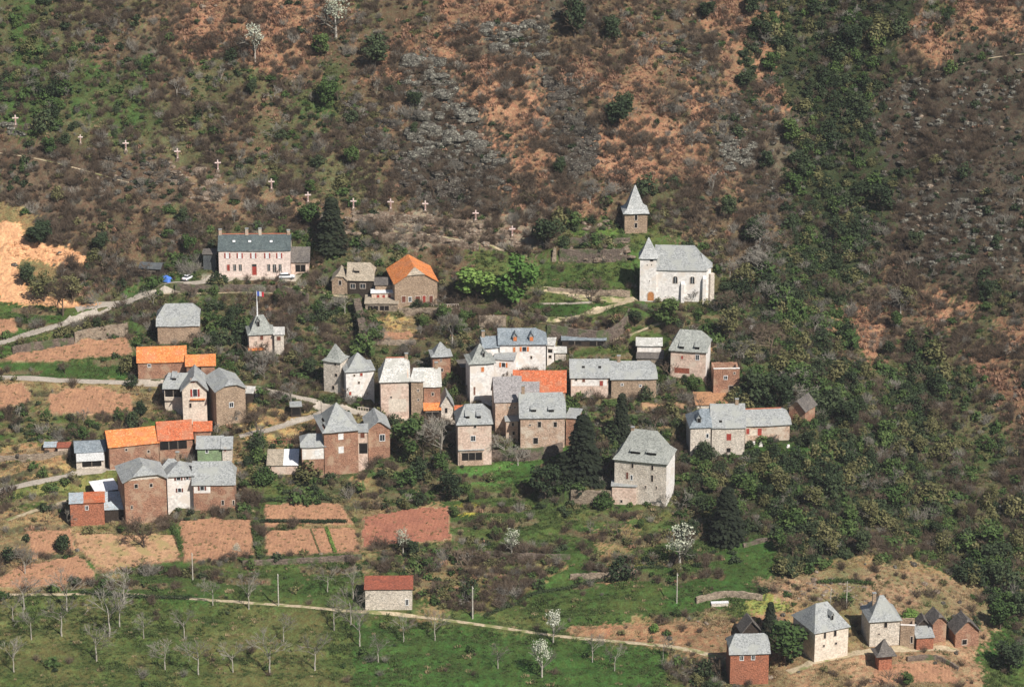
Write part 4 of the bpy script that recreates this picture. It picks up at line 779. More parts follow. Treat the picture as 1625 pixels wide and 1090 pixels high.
def build_house(k):
    P, a, w, d, h, rh = k['P'], k['a'], k['w'], k['d'], k['h'], k['rh']; s = k['s']; rr = random.Random(int(k['u0']))
    root = empty(k['name'], P, a, k['label'], k['cat'])
    def lx(u): return (u-k['uc'])/s/math.cos(a)
    def lz(x, y, v): return ((k['vb']-v)/s-x*math.sin(a)*SP-y*math.cos(a)*SP)/CP
    ends = k['ends']; wm = MATS[k['wall']]; FD = -4.0
    if ends == 'none':        # roofless ruin: four separate walls with broken tops and a pale coping
        for nm, bx in (('wall', (-w/2, w/2, 0, .55, h)), ('wall', (-w/2, -w/2+.55, .56, d-.56, h-.3)), ('wall', (w/2-.55, w/2, .56, d-.56, h-.5)), ('wall', (-w/2, w/2, d-.55, d, h-.1))):
            m = MB(); n = max(2, int(bx[1]-bx[0])) if bx[1]-bx[0] > 1 else 1
            for i in range(n): x0 = bx[0]+(bx[1]-bx[0])*i/n; x1 = bx[0]+(bx[1]-bx[0])*(i+1)/n; m.box(x0, x1, bx[2], bx[3], FD, bx[4]+rr.uniform(-.12, .12))
            m.build(nm, wm, root)
        MB().box(-w/2-.05, w/2+.05, -.05, .6, h+.13, h+.27).build('coping', MATS['plaster_white'], root)
    elif ends == 'shed':
        m = MB(); x0, x1 = -w/2, w/2
        m.v = [(x0, 0, FD), (x1, 0, FD), (x1, d, FD), (x0, d, FD), (x0, 0, h), (x1, 0, h), (x1, d, h+rh), (x0, d, h+rh)]
        m.f = [(0, 1, 5, 4), (1, 2, 6, 5), (2, 3, 7, 6), (3, 0, 4, 7), (4, 5, 6, 7)]
        wo = m.build('wall', wm, root)
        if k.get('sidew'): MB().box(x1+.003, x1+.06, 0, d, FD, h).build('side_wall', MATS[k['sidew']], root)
        o = k.get('o', .3); sl_ = rh/d; parts = [(x0-o, x1+o, k.get('roofmat') or k['roof'])]
        if k.get('roof2'):
            c = x0+w*(.4 if not k.get('r2side') else .52); parts = [(x0-o, c, k['roof2']), (c+.01, x1+o, k['roof'])] if not k.get('r2side') else [(x0-o, c, k['roof']), (c+.01, x1+o, k['roof2'])]
        for xa, xb, mt in parts:
            q = MB(); n = max(2, int((xb-xa)/1.2)); r_ = max(2, int(d/1.5)); 
            for j in range(r_+1):
                y = -o+(d+o+.2)*j/r_
                for i in range(n+1): q.v.append((xa+(xb-xa)*i/n, y, h+.06+sl_*y+rr.uniform(-.04, .04)))
            for j in range(r_):
                for i in range(n): b0 = j*(n+1)+i; q.f.append((b0, b0+1, b0+n+2, b0+n+1))
            bm = bmesh.new(); me = q.mesh('roof', MATS[mt]); bm.from_mesh(me); bmesh.ops.solidify(bm, geom=bm.faces[:], thickness=.1); bm.to_mesh(me); bm.free(); link('roof', me, root)
    else:
        me = make_roof(k); ax = k.get('ax', 'x'); L, S = (w, d) if ax == 'x' else (d, w)
        m = MB(); x0, x1 = -w/2, w/2; z1 = h-.04
        m.v = [(x0, 0, FD), (x1, 0, FD), (x1, d, FD), (x0, d, FD), (x0, 0, z1), (x1, 0, z1), (x1, d, z1), (x0, d, z1)]
        m.f = [(0, 1, 5, 4), (1, 2, 6, 5), (2, 3, 7, 6), (3, 0, 4, 7), (4, 5, 6, 7)]
        wo = m.build('wall', wm, root); Se = S/2+k.get('o', .4)
        ee = ((0, 0), (0, 0)) if ends == PYR else ends
        for e in (0, 1):
            ke = ee[e][0]
            if ke <= .05: continue
            l = (-L/2, L/2)[e]; t_ = .05+ke*.93; zk = roof_z(k, t_)-.12; sk = max(.02, Se*(1-t_)); sg = 1 if e else -1
            def mp(l_, s_, z): return (l_, d/2+s_, z) if ax == 'x' else (-s_, d/2+l_, z)
            g = MB(); t1 = .35
            q = [mp(l, -S/2, z1), mp(l, S/2, z1), mp(l, sk, zk), mp(l, -sk, zk)]; q2 = [mp(l-sg*.3, -S/2, z1), mp(l-sg*.3, S/2, z1), mp(l-sg*.3, sk, zk), mp(l-sg*.3, -sk, zk)]
            g.v = q+q2; g.f = [(0, 1, 2, 3), (7, 6, 5, 4), (0, 4, 5, 1), (1, 5, 6, 2), (2, 6, 7, 3), (3, 7, 4, 0)]
            g.build('gable', MATS[k.get('gablew', k['wall'])], root)
        ro = link('roof', me, root)
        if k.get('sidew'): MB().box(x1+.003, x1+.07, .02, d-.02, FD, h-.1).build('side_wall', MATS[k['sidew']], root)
        if k.get('ridge') and ax == 'x':
            i0 = ee[0][1] if ee[0][0] < 1 else 0; i1 = ee[1][1] if ee[1][0] < 1 else 0
            MB().box(-L/2+i0, L/2-i1, d/2-.16, d/2+.16, h+rh-.1, h+rh+.1).build('ridge_tile', MATS[k['ridge']], ro)
    # openings
    for (u, v, pw, ph, st) in k.get('win', []):
        x = lx(u); z = lz(x, 0, v); ww, hh = max(.35, pw/s/math.cos(a)), max(.4, ph/s/CP)
        if st != 'h' and st[0] != 'd': ww *= .82; hh *= .88
        add_opening(root, Matrix.Translation((x, 0, z)), ww, hh, st)
    for (u, v, pw, ph, mt) in k.get('panel', []):
        x = lx(u); z = lz(x, 0, v); MB().box(x-pw/s/2, x+pw/s/2, -.012, .1, z-ph/s/2, z+ph/s/2).build('rendered_patch', MATS[mt], root)
    for b_ in k.get('balc', []):
        u, v, pw = b_[:3]; mt = b_[3] if len(b_) > 3 else 'plaster_cream'; x = lx(u); z = lz(x, 0, v); hh = b_[4] if len(b_) > 4 else (.9 if len(b_) == 3 else .25)
        MB().box(x-pw/s/2, x+pw/s/2, -.5, -.004, z-hh/2, z+hh/2).build('balcony', MATS[mt], root)
    for (u, ch) in k.get('chim', []):
        x = max(-w/2+.35, min(w/2-.35, lx(u))) if k.get('ax', 'x') == 'x' else 0; y = d/2; zt = h+rh
        if ends == PYR: x = 0
        c = MB().box(x-.42, x+.42, y-.35, y+.35, h, zt+ch).build('chimney', MATS['stone_tan'] if k['roof'] != 'slate_school' else MATS['stone_pink'], root)
        MB().box(x-.5, x+.5, y-.43, y+.43, zt+ch, zt+ch+.15).build('chimney_cap', MATS['slate'], c)
    for (u, v, pw, st) in k.get('dorm', []):
        x = lx(u); best = None
        for i in range(100):
            t = i/100; o = k.get('o', .4); 
            if k.get('ax', 'x') == 'x' and '_ze' in k: y = -o+t*(d/2+o); z = roof_z(k, t)
            else: break
            vv = k['vb']-s*(x*math.sin(a)*SP+y*math.cos(a)*SP+z*CP)
            if best is None or abs(vv-v) < best[0]: best = (abs(vv-v), y, z)
        if not best: continue
        _, y, z = best; ww = pw/s; hh = {'s': .8, 'g': 1.3, 't': 1.6}[st]; dd = 2.2
        g = MB().box(x-ww/2, x+ww/2, y-.02, y+dd, z-.25, z+hh)
        if st != 's': g.poly([(x-ww/2, y-.02, z+hh), (x+ww/2, y-.02, z+hh), (x, y-.02, z+hh+ww*.75)])
        dm = g.build('dormer', MATS['slate' if st != 's' else 'dark'], root)
        MB().box(x-ww*.36, x+ww*.36, y-.09, y-.02, z+.02, z+hh*.86).build('pane', MATS['shutter_orange' if k['roof'] == 'slate_blue' and st == 'g' and w > 10 else 'dark'], dm)
        r_ = MB(); e_ = .2; rt = z+hh+ww*.8
        if st == 's':
            r_.v = [(x-ww/2-e_, y-.35, z+hh-.05), (x+ww/2+e_, y-.35, z+hh-.05), (x+ww/2+e_, y+dd, z+hh+dd*.42), (x-ww/2-e_, y+dd, z+hh+dd*.42)]; r_.f = [(0, 1, 2, 3)]
        else:
            r_.v = [(x-ww/2-e_, y-.25, z+hh-.25), (x, y-.25, rt), (x, y+dd, rt), (x-ww/2-e_, y+dd, z+hh-.25), (x+ww/2+e_, y-.25, z+hh-.25), (x+ww/2+e_, y+dd, z+hh-.25)]; r_.f = [(1, 0, 3, 2), (4, 1, 2, 5)]
        me = r_.mesh('dormer_roof', MATS[k['roof']]); bm = bmesh.new(); bm.from_mesh(me); bmesh.ops.solidify(bm, geom=bm.faces[:], thickness=.09); bm.to_mesh(me); bm.free(); link('dormer_roof', me, dm)
    for (u, v) in k.get('sky', []):
        x = lx(u)
        for i in range(100):
            t = i/100; y = t*d/2; z = h+t*rh
            if k['vb']-s*(x*math.sin(a)*SP+y*math.cos(a)*SP+z*CP) < v: break
        th = math.atan2(rh, d/2); M = Matrix.Translation((x, y, z+.1)) @ Matrix.Rotation(th, 4, 'X')
        MB().box(-.38, .38, -.3, .3, -.05, .07, M).build('skylight', MATS['curtain' if k['roof'] == 'slate_school' else 'dark'], root)
    if k['roof'] == 'slate_pale' or k.get('spots'):
        pass
    return root
for k in HS: build_house(k)

# ---------------------------------------------------------------- the church
def church():
    P, s = CH, CHS; a = math.radians(-3); root = empty('church', P, a, 'white rendered church with slate nave roof, small square entrance tower and buttresses', 'church')
    X_ = lambda u: (u-1079)/s
    wl_, wr = X_(1040), X_(1120); d = 8.5; h = (478-427)/s/CP; rh = ((427-389)/s-d/2*SP)/CP
    k = dict(w=wr-wl_, d=d, h=h, rh=rh, ends=(G, hip(3.4)), roof='slate', u0=1040, vb=478, o=.35)
    cx = (wl_+wr)/2; me = make_roof(k); link('roof', me, root, (cx, 0, 0))
    ap = MB(); ap.v = [(wl_, 0, -5), (wr-.0, 0, -5), (wr+1.3, d*.28, -5), (wr+1.3, d*.72, -5), (wr, d, -5), (wl_, d, -5)]; n = 6
    ap.v += [(x, y, h-.05) for x, y, z in ap.v]; ap.f = [(i, (i+1) % n, n+(i+1) % n, n+i) for i in range(n)]+[tuple(range(n, 2*n))]
    ap.build('wall', MATS['plaster_white'], root)
    q = MB(); top = [(wr-.3, -.3, h+.02), (wr+1.7, d*.26, h-.2), (wr+1.7, d*.74, h-.2), (wr-.3, d+.3, h+.02)]; q.v = top+[(wr-1.6, d/2, h+rh*.62)]; q.f = [(0, 1, 4), (1, 2, 4), (2, 3, 4)]
    me = q.mesh('apse_roof', MATS['slate']); bm = bmesh.new(); bm.from_mesh(me); bmesh.ops.solidify(bm, geom=bm.faces[:], thickness=.15); bm.to_mesh(me); bm.free(); link('apse_roof', me, root)
    # tower
    t0, t1 = X_(1015), X_(1041); td = 4.6; th = (471-402)/s/CP+.3; tr = ((402-372)/s-td/2*SP)/CP; ty = -.5
    MB().box(t0, t1, ty, ty+td, -4, th).build('tower_wall', MATS['plaster_white'], root)
    k2 = dict(w=t1-t0, d=td, h=th, rh=tr, ends=PYR, roof='slate_spire', u0=15, vb=4, o=.45, fl=.5); link('spire', make_roof(k2), root, ((t0+t1)/2, ty, 0))
    cxm = (t0+t1)/2
    MB().box(-.45, .45, ty-.03, ty+.1, th-1.5, th-.2, Matrix.Translation((cxm+.9, 0, 0))).build('belfry_opening', MATS['dark'], root)
    MB().box(-.45, .45, -.1, .1, -.9, .8, Matrix.Translation((t1+.03, ty+td/2-.6, th-1.2)) @ Matrix.Rotation(math.pi/2, 4, 'Z')).build('belfry_opening', MATS['dark'], root)
    for dx, dz in ((-.3, 2.6), (.9, 2.5), (.4, 7.2)): MB().box(cxm+dx-.1, cxm+dx+.1, ty-.02, ty+.1, th-dz-.2, th-dz+.2).build('putlog_hole', MATS['dark'], root)
    def arch(w, h1, x, y, z, mat, name, par, M=None, y2=.1):
        g = MB(); pts = [(-w/2, 0), (w/2, 0), (w/2, h1)]+[(w/2*math.cos(t), h1+w/2*math.sin(t)) for t in [math.pi*i/8 for i in range(1, 8)]]+[(-w/2, h1)]
        m_ = len(pts); g.v = [(x+p, y, z+q_) for p, q_ in pts]+[(x+p, y+y2, z+q_) for p, q_ in pts]; g.f = [tuple(range(m_))]+[(i, m_+i, m_+(i+1) % m_, (i+1) % m_) for i in range(m_)]
        return g.build(name, MATS[mat], par)
    zd = .2
    f = arch(2.1, 1.8, cxm+.8, ty-.04, zd, 'frame_stone', 'door', root); arch(1.7, 1.7, cxm+.8, ty-.07, zd, 'door_wood', 'door_leaf', f, y2=.02)
    for u in (1071, 1098):
        x = X_(u); z = (478-448)/s; f = arch(1.5, 1.5, x, -.05, z-.15, 'frame_stone', 'window', root); arch(1.1, 1.5, x, -.08, z, 'glass', 'pane', f, y2=.02)
        MB().box(x-.04, x+.04, -.11, -.08, z, z+2).build('glazing_bar', MATS['frame_white'], f)
    for u, dd, hh in ((1083, 1.1, .62), (1117, 1.3, .8)):
        x = X_(u); g = MB(); g.v = [(x-.45, -dd, -5), (x+.45, -dd, -5), (x+.45, 0, -5), (x-.45, 0, -5), (x-.45, -dd*.55, h*hh-.8), (x+.45, -dd*.55, h*hh-.8), (x+.45, -.004, h*hh), (x-.45, -.004, h*hh)]
        g.f = [(0, 1, 5, 4), (1, 2, 6, 5), (3, 0, 4, 7), (4, 5, 6, 7)]; g.build('buttress', MATS['plaster_white'], root)
    M = Matrix.Translation((wr+.9, d*.12, 0)) @ Matrix.Rotation(math.radians(38), 4, 'Z')
    MB().box(0, 1.4, -.45, .45, -5, h*.82, M).build('buttress', MATS['plaster_grey'], root)
church()
# perimeter path to the church: small cross wall stub and stone post on the church lawn
# ---------------------------------------------------------------- crosses, poles, flag, cars, small things
def cross_proto():
    root = empty('cross', (0, 0, 0))
    MB().box(-.17, .17, -.15, .15, -.5, 3.1).build('post', MATS['cross_paint'], root)
    MB().box(-.88, .88, -.14, .14, 2.1, 2.4).build('crossbar', MATS['cross_paint'], root)
    f = MB().box(-.07, .07, -.2, -.14, .7, 2.3); f.build('figure', MATS['cross_wood'], root)
    MB().box(-.5, .5, -.4, .4, -.9, .25).build('plinth', MATS['rock_warm'], root)
    return root
def copy_tree(o, parent=None):
    c = o.copy(); COL.objects.link(c); c.parent = parent
    for ch in o.children: copy_tree(ch, c)
    return c
CL = ['first cross of the hillside row, standing on a grey rock near the left edge', 'second cross from the left, the smallest one over dark scrub', 'third cross from the left, above pale rock ledges', 'fourth cross from the left, on the crest of a flat grey rock',
      'fifth cross from the left, just above a pale lichen covered slab', 'sixth cross from the left, beside a round green bush', 'seventh cross from the left, up behind the tall dark spruce', 'eighth cross from the left, just right of the tall dark spruce',
      'ninth cross from the left, over the brown rocks', 'tenth cross from the left, next to a bare dark tree', 'eleventh cross from the left, alone on the rocky bank', 'last cross of the row, lowest down above the green trees']
cp = cross_proto()
for i, (u, v) in enumerate([(25, 201), (128, 229), (200, 241), (282, 254), (346, 272), (431, 302), (489, 323), (561, 333), (620, 334), (675, 337), (755, 352), (813, 377)]):
    o = cp if i == 0 else copy_tree(cp); P = hit(u, v); o.location = (P[0], P[1], P[2]+.3); o.rotation_euler = (0, 0, R()*.2-.1); BLOCK |= (np.abs(X-P[0]) < 2.2) & (Y-P[1] < 1) & (Y-P[1] > -4.5)
    sc_ = .8 if i == 1 else 1; o.scale = (sc_,)*3; tag(o, CL[i], 'cross', 'painted crosses along the hillside path')
def pole(u, v, hpx, lab, r=.11, mat='pole_pale', arm=0):
    P = hit(u, v); s = scale_at(P); h = hpx/s/CP; root = empty('utility_pole', P, 0, lab, 'pole')
    MB().tube((0, 0, -1), (0, 0, h), r*1.3, r, 7, True).build('pole', MATS[mat], root)
    if arm: MB().box(-.6, .6, -.06, .06, h-.5, h-.38).build('crossarm', MATS['wood_grey'], root)
    else: MB().tube((0, 0, h-.6), (.25, 0, h-.45), .06, .06, 5, True).build('insulator', MATS['frame_white'], root)
pole(750, 981, 52, 'pale concrete pole on the grass above the long path right of the rust roofed barn', .15)
pole(1074, 956, 48, 'slim pale pole below the white blossoming tree', .12)
pole(1343, 965, 44, 'slim grey pole behind the hamlet between the white house and the tower house', .1, arm=1)
pole(1318, 957, 26, 'short pale pole rising just behind the hipped roof of the white hamlet house', .08)
pole(442, 961, 52, 'pale pole beside the long path among the pollards', .13)
pole(306, 920, 44, 'pale pole below the square tilled plot', .11)
pole(510, 665, 30, 'thin wooden pole at the bend of the lane', .09, 'wood_grey')
pole(783, 520, 22, 'thin dark pole above the white tower house', .08, 'wood_grey')
def flagpole():
    k = [q for q in HS if q['name'] == 'belvedere_house'][0]; P = k['P']; s = k['s']; h = k['h']+k['rh']; M = Matrix.Rotation(k['a'], 3, 'Z') @ Vector((-.7, k['d']/2, 0))
    root = empty('flagpole', (P[0]+M.x, P[1]+M.y, P[2]+h-.6), 0, 'white flagpole flying a small tricolour flag above the small pinkish house', 'flagpole'); H = 7.4
    MB().tube((0, 0, -.8), (0, 0, H*.6), .24, .16, 8, True).tube((0, 0, H*.6), (0, 0, H), .1, .07, 6, True).build('pole', MATS['frame_white'], root)
    for i, c in enumerate(('flag_blue', 'flag_white', 'flag_red')):
        g = MB(); n = 3
        for j in range(n+1):
            x = .1+(i+j/n)*.62; y = .16*math.sin(x*2.6); g.v += [(x, y, H-.15-.06*x), (x, y, H-1.45-.1*x)]
        g.f = [(2*j, 2*j+1, 2*j+3, 2*j+2) for j in range(n)]; me = g.mesh('stripe', MATS[c]); bm = bmesh.new(); bm.from_mesh(me); bmesh.ops.solidify(bm, geom=bm.faces[:], thickness=.02); bm.to_mesh(me); bm.free(); link('flag_stripe', me, root)
flagpole()
def car(u, v, yaw, lab, L=4.2, estate=False, mat='car_white'):
    P = hit(u, v); root = empty('parked_car', (P[0], P[1], P[2]+.1), math.radians(yaw), lab, 'car', )
    W = 1.7
    def loft(name, prof, w0, w1, mt, par=root):
        g = MB(); n = len(prof); 
        for sx, ww in ((-1, 0), (1, 0)):
            for x, z, inn in prof: g.v.append((x, sx*(W/2-inn), z))
        g.f = [tuple(range(n))[::-1], tuple(range(n, 2*n))]+[(i, (i+1) % n, n+(i+1) % n, n+i) for i in range(n)]
        me = g.mesh(name, MATS[mt]); bm = bmesh.new(); bm.from_mesh(me); bmesh.ops.recalc_face_normals(bm, faces=bm.faces[:]); bmesh.ops.bevel(bm, geom=bm.edges[:], offset=.06, segments=1, affect='EDGES'); bm.to_mesh(me); bm.free()
        return link(name, me, par)
    h = L/2; re = -h+.15 if estate else -h+.85
    loft('body', [(-h, .35, .04), (-h+.05, .82, .05), (re, .92, .05), (h-1.35, .92, .05), (h-.1, .74, .06), (h, .35, .05)], 0, 0, mat)
    loft('cabin', [(re-.1, .9, .1), (re+.15, 1.38, .24), (.35, 1.42, .26), (h-1.2, .9, .1)], 0, 0, 'glass')
    loft('roof', [(re+.12, 1.36, .22), (re+.2, 1.46, .26), (.3, 1.49, .27), (.5, 1.38, .22)], 0, 0, mat)
    for x in (-h+.75, h-.75):
        for y in (-W/2+.1, W/2-.1):
            w_ = MB().tube((x, y-.1, .31), (x, y+.1, .31), .31, .31, 12, True).build('wheel', MATS['tyre'], root)
            MB().tube((x, y-.115, .31), (x, y+.115, .31), .16, .16, 8, True).build('rim', MATS['tin'], w_)
    for sy in (-.55, .55):
        MB().box(h-.06, h+.02, sy-.16, sy+.16, .55, .7).build('headlight', MATS['curtain'], root); MB().box(-h-.02, -h+.06, sy-.14, sy+.14, .6, .75).build('tail_light', MATS['flag_red'], root)
    MB().box(-h-.05, -h+.1, -.75, .75, .35, .5).box(h-.1, h+.05, -.75, .75, .35, .5).build('bumper', MATS['tin_dark'], root)
    return root
car(298, 444, 62, 'white car parked on the verge near the blue tarpaulin', 4.0)
car(455, 442, 4, 'white estate car parked in front of the right end of the school', 4.5, True)
def tarp(u, v, lab, col='tarp_blue'):
    P = hit(u, v); g = MB(); nx_, ny_ = 9, 7
    for j in range(ny_):
        for i in range(nx_):
            x = -1.7+3.4*i/(nx_-1); y = -1.2+2.4*j/(ny_-1); r_ = max(abs(x)/1.7, abs(y)/1.2); g.v.append((x, y, (1.3*(1-r_**3)+.1*math.sin(x*4+y*3))*(r_ < 1)-.2*(r_ >= 1)))
    for j in range(ny_-1):
        for i in range(nx_-1): b = j*nx_+i; g.f.append((b, b+1, b+nx_+1, b+nx_))
    o = g.build('tarpaulin', MATS[col], None, (P[0], P[1], P[2]+.1), math.radians(-25)); tag(o, lab, 'tarpaulin')
tarp(263, 445, 'crumpled blue tarpaulin over a heap beside the dark plank shed')
def trough(u, v, lab):
    P = hit(u, v); root = empty('trough', P, .1, lab, 'trough'); MB().box(-2.2, 2.2, -.5, .5, .5, .75).build('lid', MATS['tin_white'], root)
    MB().box(-2.1, 2.1, -.45, .45, -.5, .49).build('basin', MATS['plaster_grey'], root)
trough(1142, 959, 'white lidded trough on the grass above the hamlet')
def slab(u, v, sx, sz, lab, mat='rock_warm', name='standing_stone', yaw=.2):
    P = hit(u, v); m = MB(); r_ = random.Random(int(u)); 
    for i in range(3): z0, z1 = -0.6+i*(sz+.6)/3, -.6+(i+1)*(sz+.6)/3; f = 1-.18*i; m.box(-sx/2*f+.1*i, sx/2*f+.1*i, -.3*f, .3*f, z0, z1-.001)
    o = m.build(name, MATS[mat], None, P, yaw); tag(o, lab, 'stone')
slab(879, 412, 1.3, 3.4, 'tall pale standing stone on the grass left of the rocky terrace', 'dry_stone_pale')
slab(1195, 706, .9, 1.0, 'small white stone on the lawn in front of the low eave house', 'plaster_white'); slab(1207, 707, 1.1, 1.3, 'second and larger white stone right of the small white stone on the lawn', 'plaster_white')
slab(1250, 710, 1.0, .8, 'single pale boulder on the grass right of the two white stones', 'plaster_white'); slab(1191, 522, 1.3, 1.0, 'whitish boulder high on the green slope right of the hipped house', 'plaster_white'); slab(1172, 518, 1.6, .7, 'flat pale slab left of the whitish boulder on the green slope', 'plaster_grey')
def railing(pts, lab, n=26, mat='frame_stone'):
    A = hit(*pts[0]); B = hit(*pts[1]); root = empty('railing', A, math.atan2(B[1]-A[1], B[0]-A[0]), lab, 'railing'); L = math.hypot(B[0]-A[0], B[1]-A[1]); dz = (B[2]-A[2])
    for i in range(n+1): x = L*i/n; z = dz*i/n; MB().box(x-.07, x+.07, -.07, .07, z-.6, z+1.0).build('post', MATS[mat], root)
    m = MB(); m.v = [(0, -.06, .9), (L, -.06, .9+dz), (L, .06, .9+dz), (0, .06, .9), (0, -.06, 1.05), (L, -.06, 1.05+dz), (L, .06, 1.05+dz), (0, .06, 1.05)]; m.f = [(0, 1, 5, 4), (2, 3, 7, 6), (4, 5, 6, 7), (0, 3, 2, 1), (1, 2, 6, 5), (3, 0, 4, 7)]
    m.build('rail', MATS[mat], root)
railing(((634, 489), (728, 488)), 'pale picket railing along the parapet of the orange roofed barn')
railing(((427, 704), (472, 702)), 'rusty railing on the landing above the outhouse with the bright white roof', 8, 'cross_wood')
railing(((568, 651), (618, 656)), 'white picket garden railing across the street from the big tower house', 12)
railing(((726, 737), (768, 736)), 'pale railing at the porch foot of the square stone house', 8)

# ---------------------------------------------------------------- plants: shapes shared by every copy
def rnd_dir(r_):
    z = r_.uniform(-1, 1); t = r_.uniform(0, 6.283); q = math.sqrt(1-z*z); return Vector((q*math.cos(t), q*math.sin(t), z))
def leafcloud(name, blobs, n, size, mat, seed, flatten=1.0, shell=.55, droop=0):
    r_ = random.Random(seed); vs = []; fs = []; tot = sum(b[3]**2 for b in blobs)
    for bx, by, bz, br in blobs:
        for _ in range(int(n*br*br/tot)):
            d = rnd_dir(r_); q = (shell+(1-shell)*r_.random()) if r_.random() < .8 else r_.random()
            c = Vector((bx, by, bz))+Vector((d.x*br*q, d.y*br*q, d.z*br*q*flatten))
            nrm = (d*.9+rnd_dir(r_)*.9+Vector((0, 0, .3))).normalized(); a = nrm.cross(rnd_dir(r_)).normalized(); b = nrm.cross(a); s1 = size*r_.uniform(.6, 1.3); s2 = s1*r_.uniform(.5, .9)
            if droop: c.z -= droop*(c-Vector((bx, by, bz))).length*.2
            k = len(vs); vs += [c-a*s1-b*s2*.4, c+a*s1*.2-b*s2, c+a*s1+b*s2*.3, c-a*s1*.1+b*s2]; fs.append((k, k+1, k+2, k+3))
    return mesh(name, vs, fs, MATS[mat])
def blobs_round(r_, R_, H, n=9):
    out = []
    for i in range(n):
        t = 6.283*i/n+r_.random(); q = R_*r_.uniform(.25, .62); out.append((q*math.cos(t), q*math.sin(t), H-R_*r_.uniform(.15, 1.5), R_*r_.uniform(.32, .5)))
    out.append((0, 0, H-R_*.6, R_*.55)); return out
def branch_mesh(name, H, seed, mat, spread=.55, levels=4, r0=.16, k=3, first=.35, up=.35, nb=(3, 4), cap=1200):
    r_ = random.Random(seed); m = MB()
    def rec(p, d, L, r, lv):
        if len(m.f) > cap*k: return
        q = p+d*L; m.tube(p, q, r, r*.62, k)
        if lv == 0: return
        for i in range(r_.randint(*nb)):
            nd = (d+rnd_dir(r_)*spread*1.25+Vector((0, 0, up*.5))).normalized(); st = p+d*L*r_.uniform(.55, 1.0); rec(st, nd, L*r_.uniform(.55, .82), max(.022, r*.58), lv-1)
    t = Vector((r_.uniform(-.08, .08), r_.uniform(-.08, .08), 1)).normalized(); base = Vector((0, 0, -.4)); top = t*(H*first)
    for i in range(5): rec(top*r_.uniform(.6, 1), (rnd_dir(r_)*spread*1.2+Vector((0, 0, .8))).normalized(), H*.3, r0*.7, levels-1)
    return mesh(name, m.v, m.f, MATS[mat])
def trunk_mesh(name, H, r, mat, lean=.05, seed=0, k=7):
    r_ = random.Random(seed); m = MB(); p = Vector((0, 0, -.6)); 
    for i in range(4): q = Vector((r_.uniform(-1, 1)*lean*H*.3, r_.uniform(-1, 1)*lean*H*.3, H*(i+1)/4)); m.tube(p, q, r*(1-.17*i), r*(1-.17*(i+1)), k); p = q
    return mesh(name, m.v, m.f, MATS[mat])
def conifer_mesh(name, H, Rb, n, mat, seed, size=.4):
    r_ = random.Random(seed); vs = []; fs = []; layers = 15
    lob = [r_.uniform(.75, 1.15) for _ in range(layers*7)]
    for _ in range(n):
        t = r_.random()**1.5; li = int(t*layers); fr = t*layers-li; an = r_.uniform(0, 6.283); lb = lob[(li*7+int(an/6.283*7)) % len(lob)]
        rad = Rb*(1-t)**.85*(1-.38*fr)*lb+.12; q = rad*(r_.uniform(.35, 1)**.6); z = H*(.06+.94*t)-(q/max(Rb, .1))*.5
        c = Vector((q*math.cos(an), q*math.sin(an), z)); out = Vector((math.cos(an), math.sin(an), -.45)).normalized(); sd_ = Vector((-math.sin(an), math.cos(an), r_.uniform(-.4, .4))); s1 = size*r_.uniform(.7, 1.4)
        k = len(vs); vs += [c-sd_*s1*.45, c+sd_*s1*.45, c+sd_*s1*.3+out*s1*1.2, c-sd_*s1*.3+out*s1*1.2]; fs.append((k, k+1, k+2, k+3))
    return mesh(name, vs, fs, MATS[mat])
PRO = {}
def pro(kind, variants): PRO[kind] = variants       # each variant: list of (part name, mesh), made for a height of H metres
r_ = random.Random(5)
for kind, mt, n, sz in (('green_tree', 'leaf_green', 1500, .3), ('spring_tree', 'leaf_spring', 2200, .26), ('fresh_tree', 'leaf_fresh', 2400, .27), ('dark_tree', 'leaf_dark', 1500, .3), ('olive_tree', 'leaf_olive', 1100, .24), ('blossom_tree', 'blossom', 620, .14)):
    vv = []
    for i in range(3):
        sd_ = r_.randint(0, 9999); bl = blobs_round(random.Random(sd_), 2.8 if kind != 'blossom_tree' else 2.1, 6.6, 13); vv.append([('trunk', trunk_mesh('trunk', 3.6, .2, 'bark' if kind != 'blossom_tree' else 'bark_pale', seed=sd_)), ('branches', branch_mesh('branches', 6.6, sd_, 'twig_grey' if kind in ('blossom_tree', 'olive_tree') else 'twig_brown', levels=3, r0=.14, cap=160)), ('crown', leafcloud('crown', bl, n, sz, mt, sd_))])
    pro(kind, vv)
for kind, mt, lv, sp in (('bare_brown', 'twig_brown', 5, .75), ('bare_grey', 'twig_grey', 5, .8)):
    vv = []
    for i in range(3): sd_ = r_.randint(0, 9999); vv.append([('trunk', trunk_mesh('trunk', 2.6, .17, 'bark' if 'brown' in kind else 'bark_pale', seed=sd_)), ('branches', branch_mesh('branches', 6.6, sd_, mt, spread=sp, levels=5, r0=.13, cap=900))])
    pro(kind, vv)
vv = []
for i in range(3): sd_ = r_.randint(0, 9999); vv.append([('trunk', trunk_mesh('trunk', 4.2, .15, 'bark_pale', lean=.1, seed=sd_, k=6)), ('branches', branch_mesh('branches', 6.6, sd_, 'twig_grey', spread=.6, levels=4, r0=.1, first=.62, cap=420))])
pro('pollard', vv)
pro('conifer', [[('trunk', trunk_mesh('trunk', 5.5, .16, 'bark', .01)), ('crown', conifer_mesh('crown', 6.6, 1.7, 2400, 'needle', 3, .34))], [('trunk', trunk_mesh('trunk', 5.5, .16, 'bark', .01)), ('crown', conifer_mesh('crown', 6.6, 2.1, 2600, 'needle', 4, .36))]])
